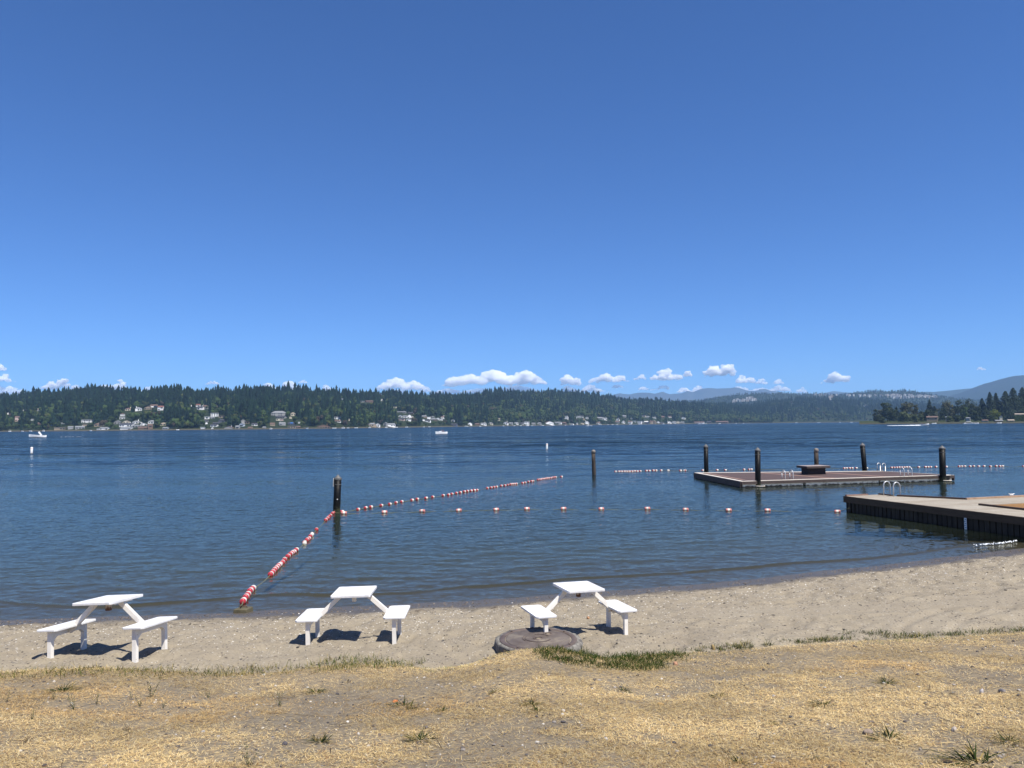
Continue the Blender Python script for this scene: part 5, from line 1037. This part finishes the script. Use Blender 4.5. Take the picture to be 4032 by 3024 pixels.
ptn = fbm(x*.7+3, y*1.1, 97, 3); col = col*(.93+.55*sstep(.3, .7, ptn))[:, None]*np.where((fbm(x*.45+8, y*.7, 98, 2) < .36)[:, None], np.array([1.0, .93, .86]), 1.0)
up = gr.random(n) < .14
rise = np.where(up, gr.uniform(.4, 1.2, n), gr.uniform(.0, .28, n)); L = np.where(up, gr.uniform(.015, .045, n), gr.uniform(.02, .065, n))
V, Fc, T_ = blades(n, x, y, lawn_z(x, y)+gr.uniform(0, .014, n), L, gr.uniform(.0022, .0048, n), gr.uniform(0, 6.283, n), rise, col, gr.uniform(-.1, .5, n))
o = npmesh('dry_grass', V, Fc, BM, cols={'tint': T_}); tag(o, 'matted straw coloured dead grass all over the lawn', 'dry grass', kind='stuff')
def pin(px, py, poly):
    c = False; j = len(poly)-1
    for i in range(len(poly)):
        xi, yi = poly[i]; xj, yj = poly[j]
        if (yi > py) != (yj > py) and px < (xj-xi)*(py-yi)/(yj-yi)+xi: c = not c
        j = i
    return c
def patch(name, polypx, n, label, Lr, col, dry=.15, seed=0, soft=.10):
    r = np.random.default_rng(seed); poly = [ground_at(a, b)[:2] for a, b in polypx]; P_ = np.array(poly); lo, hi = P_.min(0)-.1, P_.max(0)+.1; pts = []
    while len(pts) < n:
        a = r.uniform(lo[0], hi[0]); b = r.uniform(lo[1], hi[1])
        if pin(a+r.normal(0, soft*.5), b+r.normal(0, soft), poly) and fbm(a*3, b*3, seed, 2) > .30: pts.append((a, b))
    P_ = np.array(pts); x, y = P_[:, 0], P_[:, 1]; c = np.array(col)*r.uniform(.5, 1.5, (n, 1)); c = np.where((r.random(n) < dry)[:, None], np.array([0.3400, 0.2720, 0.1156])*r.uniform(.6, 1.1, (n, 1)), c)
    z = np.where(y_g(x)-y > 0, lawn_z(x, y), gz(x, y)); V, Fc, T_ = blades(n, x, y, z-.004, r.uniform(*Lr, n), r.uniform(.004, .009, n), r.uniform(0, 6.283, n), r.uniform(.35, 1.4, n), c, r.uniform(0, .9, n))
    o = npmesh(name, V, Fc, BM, cols={'tint': T_}); return tag(o, label, 'grass', kind='stuff')
patch('green_grass', [(2110, 2572), (2200, 2545), (2290, 2552), (2330, 2580), (2420, 2585), (2560, 2575), (2700, 2575), (2690, 2592), (2600, 2610), (2620, 2635), (2500, 2645), (2360, 2632), (2240, 2612), (2150, 2600)], 8000, 'thick dark green grass beside the manhole', (.035, .09), (0.032, 0.0512, 0.0115), .06, 1)
patch('green_grass', [(1180, 2625), (1280, 2598), (1400, 2592), (1520, 2600), (1680, 2612), (1600, 2630), (1500, 2640), (1420, 2640), (1330, 2655), (1240, 2640)], 1100, 'yellowing green grass on the lawn edge below the middle table', (.04, .11), (0.0672, 0.0864, 0.0192), .35, 2)
patch('green_grass', [(2700, 2560), (2850, 2545), (3000, 2528), (3220, 2515), (3420, 2510), (3220, 2528), (3000, 2548), (2880, 2560), (2760, 2570)], 1300, 'thin strip of green grass on the lawn edge right of the manhole', (.03, .09), (0.0448, 0.0608, 0.0179), .25, 3, .06)
patch('green_grass', [(3380, 2512), (3600, 2500), (3780, 2490), (4040, 2474), (4040, 2492), (3800, 2502), (3600, 2515), (3420, 2522)], 900, 'thin strip of green grass on the lawn edge at far right', (.03, .09), (0.048, 0.0672, 0.0192), .25, 4, .06)
patch('green_grass', [(0, 2655), (200, 2642), (400, 2637), (700, 2640), (1000, 2630), (1180, 2625), (1180, 2650), (900, 2665), (600, 2665), (300, 2670), (0, 2680)], 1500, 'sparse yellow green grass along the left lawn edge', (.04, .12), (0.0736, 0.08, 0.0224), .45, 5, .12)
patch('green_grass', [(3300, 2492), (3480, 2485), (3560, 2494), (3700, 2500), (3780, 2490), (3800, 2500), (3600, 2508), (3460, 2500), (3330, 2500)], 500, 'creeping green grass growing out over the sand at right', (.03, .07), (0.0352, 0.0512, 0.016), .1, 6, .05)
def weed_mesh(kind, seed):
    r = np.random.default_rng(seed); Vs, Fs, Ts = [], [], []; off = 0
    def add(n, x, y, z, L, wd, yaw, rise, col, curl):
        nonlocal off
        V, Fc, T_ = blades(n, x, y, z, L, wd, yaw, rise, col, curl); Vs.append(V); Fs.append(Fc+off); Ts.append(T_); off += len(V)
    if kind == 'sprig':
        for k in range(4):
            a = r.uniform(0, 6.28); L0 = r.uniform(.6, 1); tl = r.uniform(.15, .6); m_ = 10; f = np.linspace(.05, 1, m_)
            sx_, sy_ = math.cos(a)*tl, math.sin(a)*tl; x = sx_*L0*f; y = sy_*L0*f; z = L0*f
            c = np.array([0.0714, 0.0850, 0.0442])*r.uniform(.7, 1.3, (m_, 1)); add(m_, x, y, z-.02, np.full(m_, .17)*(1.15-.6*f), np.full(m_, .028), r.uniform(0, 6.28, m_), r.uniform(.5, 1.2, m_), c, np.zeros(m_))
            add(1, np.zeros(1), np.zeros(1), np.zeros(1), np.array([L0*1.05]), np.array([.016]), np.array([a]), np.array([math.atan2(1, tl)]), np.array([[.12, .12, .05]]), np.zeros(1))
    elif kind == 'dry':
        for k in range(3):
            a = r.uniform(0, 6.28); add(1, np.zeros(1), np.zeros(1), np.zeros(1), np.array([r.uniform(.7, 1)]), np.array([.025]), np.array([a]), np.array([r.uniform(.7, 1.3)]), np.array([[.16, .11, .06]]), np.array([.3]))
        n = 14; add(n, r.normal(0, .12, n), r.normal(0, .12, n), r.uniform(0, .3, n), r.uniform(.2, .4, n), np.full(n, .04), r.uniform(0, 6.28, n), r.uniform(.1, .9, n), np.array([0.0884, 0.0680, 0.0408])*r.uniform(.6, 1.3, (n, 1)), r.uniform(0, .6, n))
    else:
        n = 80; rad = r.uniform(0, .5, n)**.8; a = r.uniform(0, 6.28, n)
        add(n, rad*np.cos(a), rad*np.sin(a), np.zeros(n), r.uniform(.45, 1.0, n), r.uniform(.03, .06, n), a+r.normal(0, .5, n), 1.1-1.5*rad+r.normal(0, .25, n), np.where((r.random(n) < .25)[:, None], np.array([0.2448, 0.1836, 0.0748]), np.array([0.0272, 0.0394, 0.0122]))*r.uniform(.4, 1.5, (n, 1)), r.uniform(.2, 1.1, n))
    return npmesh('weed', np.vstack(Vs), np.vstack(Fs), BM, cols={'tint': np.vstack(Ts)})
WPRO = {}
WD = [(292, 2806, 66, 'sprig', 'largest forked grey green weed on the left of the lawn'), (125, 2842, 52, 'sprig', 'small forked weed above the bottom left corner'), (380, 2786, 48, 'sprig', 'thin dark upright weed right of the largest forked weed'), (250, 2732, 52, 'tuft', 'bright green upright tuft near the left lawn edge'), (25, 2772, 46, 'sprig', 'weed sprig at the left frame edge'), (210, 2768, 40, 'sprig', 'low bent weed left of the largest forked weed'), (515, 2760, 36, 'sprig', 'slightly curled weed left of the tall stalk'), (552, 2794, 52, 'sprig', 'twin stemmed weed below the tall stalk'), (596, 2750, 78, 'sprig', 'tall dark stalk with straw beside it'), (642, 2794, 40, 'sprig', 'short pointed weed right of the tall stalk'), (820, 2752, 44, 'sprig', 'spindly weed under the gap between left and middle tables'),
(500, 2886, 44, 'dry', 'brown dried weed in the lower left of the lawn'), (100, 2930, 50, 'dry', 'brown dead stalks above the lower left corner'), (980, 3022, 84, 'sprig', 'green stalk at the bottom edge, left of centre'), (1103, 2788, 66, 'sprig', 'airy pale weed below the middle table'), (1248, 2738, 40, 'tuft', 'spiky yellow tuft below the middle table'), (1375, 2690, 40, 'dry', 'dark crumpled weed under the middle table legs'), (1590, 2790, 50, 'tuft', 'green tuft with an orange leaf in mid lawn'), (1258, 2930, 44, 'tuft', 'flat green tuft in the lower middle of the lawn'), (1655, 2918, 56, 'tuft', 'bushy green weed in the lower centre of the lawn'), (1745, 2800, 30, 'tuft', 'small green tuft right of the orange leaf'), (1955, 2738, 26, 'tuft', 'tiny green clump below the manhole, left one'),
(2095, 2786, 36, 'tuft', 'low wide green clump below the manhole'), (2450, 2726, 28, 'tuft', 'small green clump under the dark green grass'), (2120, 2815, 34, 'tuft', 'straggling green clump under the low wide clump'), (2830, 2752, 30, 'tuft', 'green clump in the bright straw right of centre'), (3245, 2778, 40, 'tuft', 'green clump with a dark twig in the right lawn'), (3490, 2694, 40, 'tuft', 'wide dark green clump in the middle of the right lawn'), (3745, 2745, 44, 'dry', 'brown spiky weed left of the white stone'), (3500, 2912, 62, 'tuft', 'dense green tuft beside the tan stone'), (3850, 3008, 100, 'tuft', 'largest leaning green tuft near the bottom right corner'), (3975, 2930, 46, 'tuft', 'green tuft at the right edge above the largest tuft'), (3040, 2860, 26, 'tuft', 'faint green tuft above the bare patch at right'), (2910, 3022, 44, 'tuft', 'green tuft cut by the bottom edge right of centre'), (3225, 2995, 24, 'tuft', 'small bluish tuft left of the largest tuft'), (2220, 2600, 44, 'tuft', 'pale leafy weed at the front of the dark green grass')]
for i, (px, py, hp, kd, lb) in enumerate(WD):
    key = (kd, i % 4 if kd == 'tuft' else i % 3)
    g_ = ground_at(px, py); z = float(lawn_z(g_[0], g_[1])) if y_g(g_[0]) > g_[1] else g_[2]; s_ = hp*g_[1]/F*1.06
    if key not in WPRO: WPRO[key] = o = weed_mesh(kd, 40+i)
    else: o = WPRO[key].copy(); COL.objects.link(o)
    k = 1.3 if kd == 'tuft' else 1.1
    o.location = (g_[0], g_[1], z-.005); o.scale = (s_*k, s_*k, s_*(.75 if kd == 'tuft' else 1)); o.rotation_euler = (0, 0, i*1.7); tag(o, lb, 'weed', 'weeds on the dry lawn')
# ------------------------------------------------------------------ stones, litter, shells, twigs
def rock(px, py, wpx, hpx, col, label, seed, name='stone', cat='stone'):
    g_ = ground_at(px, py); s_ = g_[1]/F; b = bmesh.new(); bmesh.ops.create_icosphere(b, subdivisions=3, radius=1); r = np.random.default_rng(seed)
    P_ = np.array([v.co[:] for v in b.verts]); k = 1+(fbm(P_[:, 0]*1.3+seed, P_[:, 1]*1.3+P_[:, 2], seed, 3)-.5)*.7
    for v, q in zip(b.verts, k): v.co = Vector((v.co.x*q*wpx*s_/2, v.co.y*q*wpx*s_/2*.8, v.co.z*q*hpx*s_*.8))
    m = bpy.data.meshes.new(name); b.to_mesh(m); b.free(); m.materials.append(simple(name+'_'+str(seed), col, tuple(c*.7 for c in col), 30, .85)); m.polygons.foreach_set('use_smooth', [True]*len(m.polygons))
    o = link(bpy.data.objects.new(name, m)); z = float(lawn_z(g_[0], g_[1])) if y_g(g_[0]) > g_[1] else g_[2]; o.location = (g_[0], g_[1], z+hpx*s_*.3); o.rotation_euler = (0, 0, seed); return tag(o, label, cat)
rock(3865, 2734, 20, 18, (0.465, 0.4275, 0.4125), 'white angular stone lying in the straw at right', 1); rock(3948, 2730, 26, 14, (0.165, 0.15, 0.15), 'dark grey stone right of the white angular stone', 2); rock(3420, 2892, 44, 16, (0.27, 0.21, 0.165), 'tan flat stone touching the dense green tuft', 3); rock(3758, 2880, 24, 16, (0.39, 0.3375, 0.285), 'pale stone half hidden in straw at lower right', 4)
rock(2808, 2562, 18, 22, (0.315, 0.225, 0.09), 'curled orange brown leaf standing on the lawn edge', 5, 'dry_leaf', 'leaf'); rock(2600, 2781, 26, 9, (0.375, 0.2475, 0.0975), 'orange brown leaf lying in the middle of the lawn', 6, 'dry_leaf', 'leaf'); rock(1556, 2772, 24, 8, (0.465, 0.165, 0.0525), 'bright orange leaf beside a green tuft', 7, 'dry_leaf', 'leaf'); rock(2316, 2436, 14, 8, (0.4125, 0.225, 0.12), 'orange scrap on the sand behind the right table', 8, 'dry_leaf', 'leaf'); rock(1235, 2908, 12, 8, (0.075, 0.0675, 0.0675), 'small dark stone in the lower lawn, left of centre', 9)
rock(1122, 2935, 22, 12, (0.0825, 0.075, 0.0825), 'dark grey stone pair near the bottom left of centre', 10); rock(2660, 2621, 22, 12, (0.4125, 0.225, 0.135), 'reddish leaf at the tip of the dark green grass', 11, 'dry_leaf', 'leaf')
sr = np.random.default_rng(77)
def scatter(name, n, region, sz, cols, label, cat, flat=.5, elong=1.0):
    b0 = bmesh.new(); bmesh.ops.create_icosphere(b0, subdivisions=1, radius=1); PV = np.array([v.co[:] for v in b0.verts]); b0.verts.index_update(); PF = np.array([[v.index for v in f.verts] for f in b0.faces]); b0.free()
    x, y = region(n); n = len(x); s_ = sr.uniform(sz[0], sz[1], n)*sr.choice([1, 1, 1.6], n); a = sr.uniform(0, 6.283, n)
    q = PV[None]*(1+sr.uniform(-.3, .3, (n, len(PV), 1))); q = q*np.stack([s_*elong, s_*.8, s_*flat], -1)[:, None, :]
    V = np.stack([q[..., 0]*np.cos(a)[:, None]-q[..., 1]*np.sin(a)[:, None]+x[:, None], q[..., 0]*np.sin(a)[:, None]+q[..., 1]*np.cos(a)[:, None]+y[:, None], q[..., 2]+(np.where(y_g(x)-y > 0, lawn_z(x, y), gz(x, y)+relief(x, y))+s_*flat*.35)[:, None]], -1).reshape(-1, 3)
    Fc = (PF[None]+np.arange(n)[:, None, None]*len(PV)).reshape(-1, 3); c = np.array(cols)[sr.integers(0, len(cols), n)]*sr.uniform(.7, 1.2, (n, 1))
    o = npmesh(name, V, Fc, BM2, cols={'tint': np.repeat(c, len(PV), 0)}); return tag(o, label, cat, kind='stuff')
t = NT('pebble_colours'); t.pbr(t.n('Attribute', attribute_name='tint').outputs['Color'], .8, 0, None, .3); BM2 = t.mat
def reg_sand(lo, hi):
    def f(n):
        x = sr.uniform(-11, 15, n); t_ = sr.uniform(lo, hi, n); y = y_s(x)-t_; k = y > y_g(x)+.02; return x[k], y[k]
    return f
def reg_lawn(n):
    y = sr.uniform(4, 13, n); x = sr.uniform(-.78, .78, n)*y; k = (y_g(x)-y > .1); return x[k], y[k]
scatter('shells', 380, reg_sand(.7, 3.0), (.005, .013), [(0.6, 0.576, 0.528), (0.496, 0.464, 0.4), (0.64, 0.624, 0.592)], 'white shell fragments strewn along the beach', 'shells', .3, 1.5)
scatter('shells', 160, reg_sand(3.0, 8.0), (.004, .010), [(0.6, 0.576, 0.528), (0.496, 0.464, 0.4)], 'sparse shell fragments on the upper sand', 'shells', .4)
scatter('pebbles', 4200, reg_sand(.35, 9.0), (.005, .014), [(0.0792, 0.072, 0.0648), (0.144, 0.1224, 0.1008), (0.0576, 0.054, 0.0504), (0.216, 0.18, 0.144)], 'small dark pebbles and bark bits on the sand', 'pebbles', .5, 1.5)
scatter('pebbles', 1500, reg_sand(.15, .75), (.005, .013), [(0.1584, 0.1224, 0.0864), (0.2448, 0.1944, 0.144), (0.0864, 0.0648, 0.0504)], 'line of wet gravel at the water edge', 'pebbles', .5)
scatter('pebbles', 2600, reg_lawn, (.004, .017), [(0.072, 0.0648, 0.0648), (0.108, 0.0936, 0.0864), (0.0648, 0.0612, 0.0648), (0.2736, 0.2448, 0.216), (0.432, 0.4032, 0.36)], 'small dark stones and chips in the lawn', 'pebbles', .6)
n = 520; yy = sr.uniform(4.5, 13, n); xx = sr.uniform(-.75, .75, n)*yy; k = y_g(xx)-yy > .05; xx, yy = xx[k], yy[k]; n = len(xx); dk2 = sr.random(n) < .6
V, Fc, T_ = blades(n, xx, yy, lawn_z(xx, yy)+.012, sr.uniform(.08, .28, n), sr.uniform(.004, .010, n), np.where(sr.random(n) < .7, sr.normal(0, .5, n), sr.uniform(0, 6.28, n)), sr.uniform(0, .1, n), np.where(dk2[:, None], np.array([0.0612, 0.0442, 0.0340]), np.array([0.4216, 0.3264, 0.1768]))*sr.uniform(.7, 1.2, (n, 1)), np.zeros(n))
tag(npmesh('twigs', V, Fc, BM, cols={'tint': T_}), 'scattered twigs and long straws on the lawn', 'twigs', kind='stuff')
n = 420; xx = sr.uniform(-10, 14, n); yy = y_s(xx)-sr.normal(1.5, .18, n)-(fbm(xx*.8, xx*0, 3, 2)-.5)*.8
V, Fc, T_ = blades(n, xx, yy, gz(xx, yy)+relief(xx, yy)+.006, sr.uniform(.04, .16, n), sr.uniform(.006, .016, n), sr.normal(0, .6, n), sr.uniform(0, .06, n), np.array([0.0544, 0.0408, 0.0286])*sr.uniform(.5, 1.6, (n, 1)), np.zeros(n))
tag(npmesh('drift_line', V, Fc, BM, cols={'tint': T_}), 'dark strips of bark and weed left along the beach', 'driftwood bits', kind='stuff')
# ------------------------------------------------------------------ wavelet foam at the shore
fo = MB(); fr_ = np.random.default_rng(6)
def foam_line(p, n, wid, sz):
    P_ = np.array([onz(a, b, .03) for a, b in p])
    for k in range(n):
        f = fr_.random()*(len(P_)-1); i = int(f); c = P_[i]*(1-f+i)+P_[i+1]*(f-i); a = sz*fr_.uniform(.3, 1.2); q0 = fr_.normal(0, wid)
        V = [(c[0]+a*2*math.cos(t_)*fr_.uniform(.6, 1.3), c[1]+q0+a*math.sin(t_)*fr_.uniform(.6, 1.3), .028+.02*fr_.random()) for t_ in np.linspace(0, 6.283, 7)[:-1]]+[(c[0], c[1]+q0, .045+.03*fr_.random())]
        fo.add(V, [(j, (j+1) % 6, 6) for j in range(6)], 0, True)
foam_line([(3835, 2147), (3900, 2143), (3960, 2137), (4005, 2130)], 85, .05, .010)
tag(fo.build('shore_foam', foam, fix=False), 'white foam on the tiny waves breaking at the shore', 'foam', kind='stuff')
print('objects', len(bpy.data.objects))
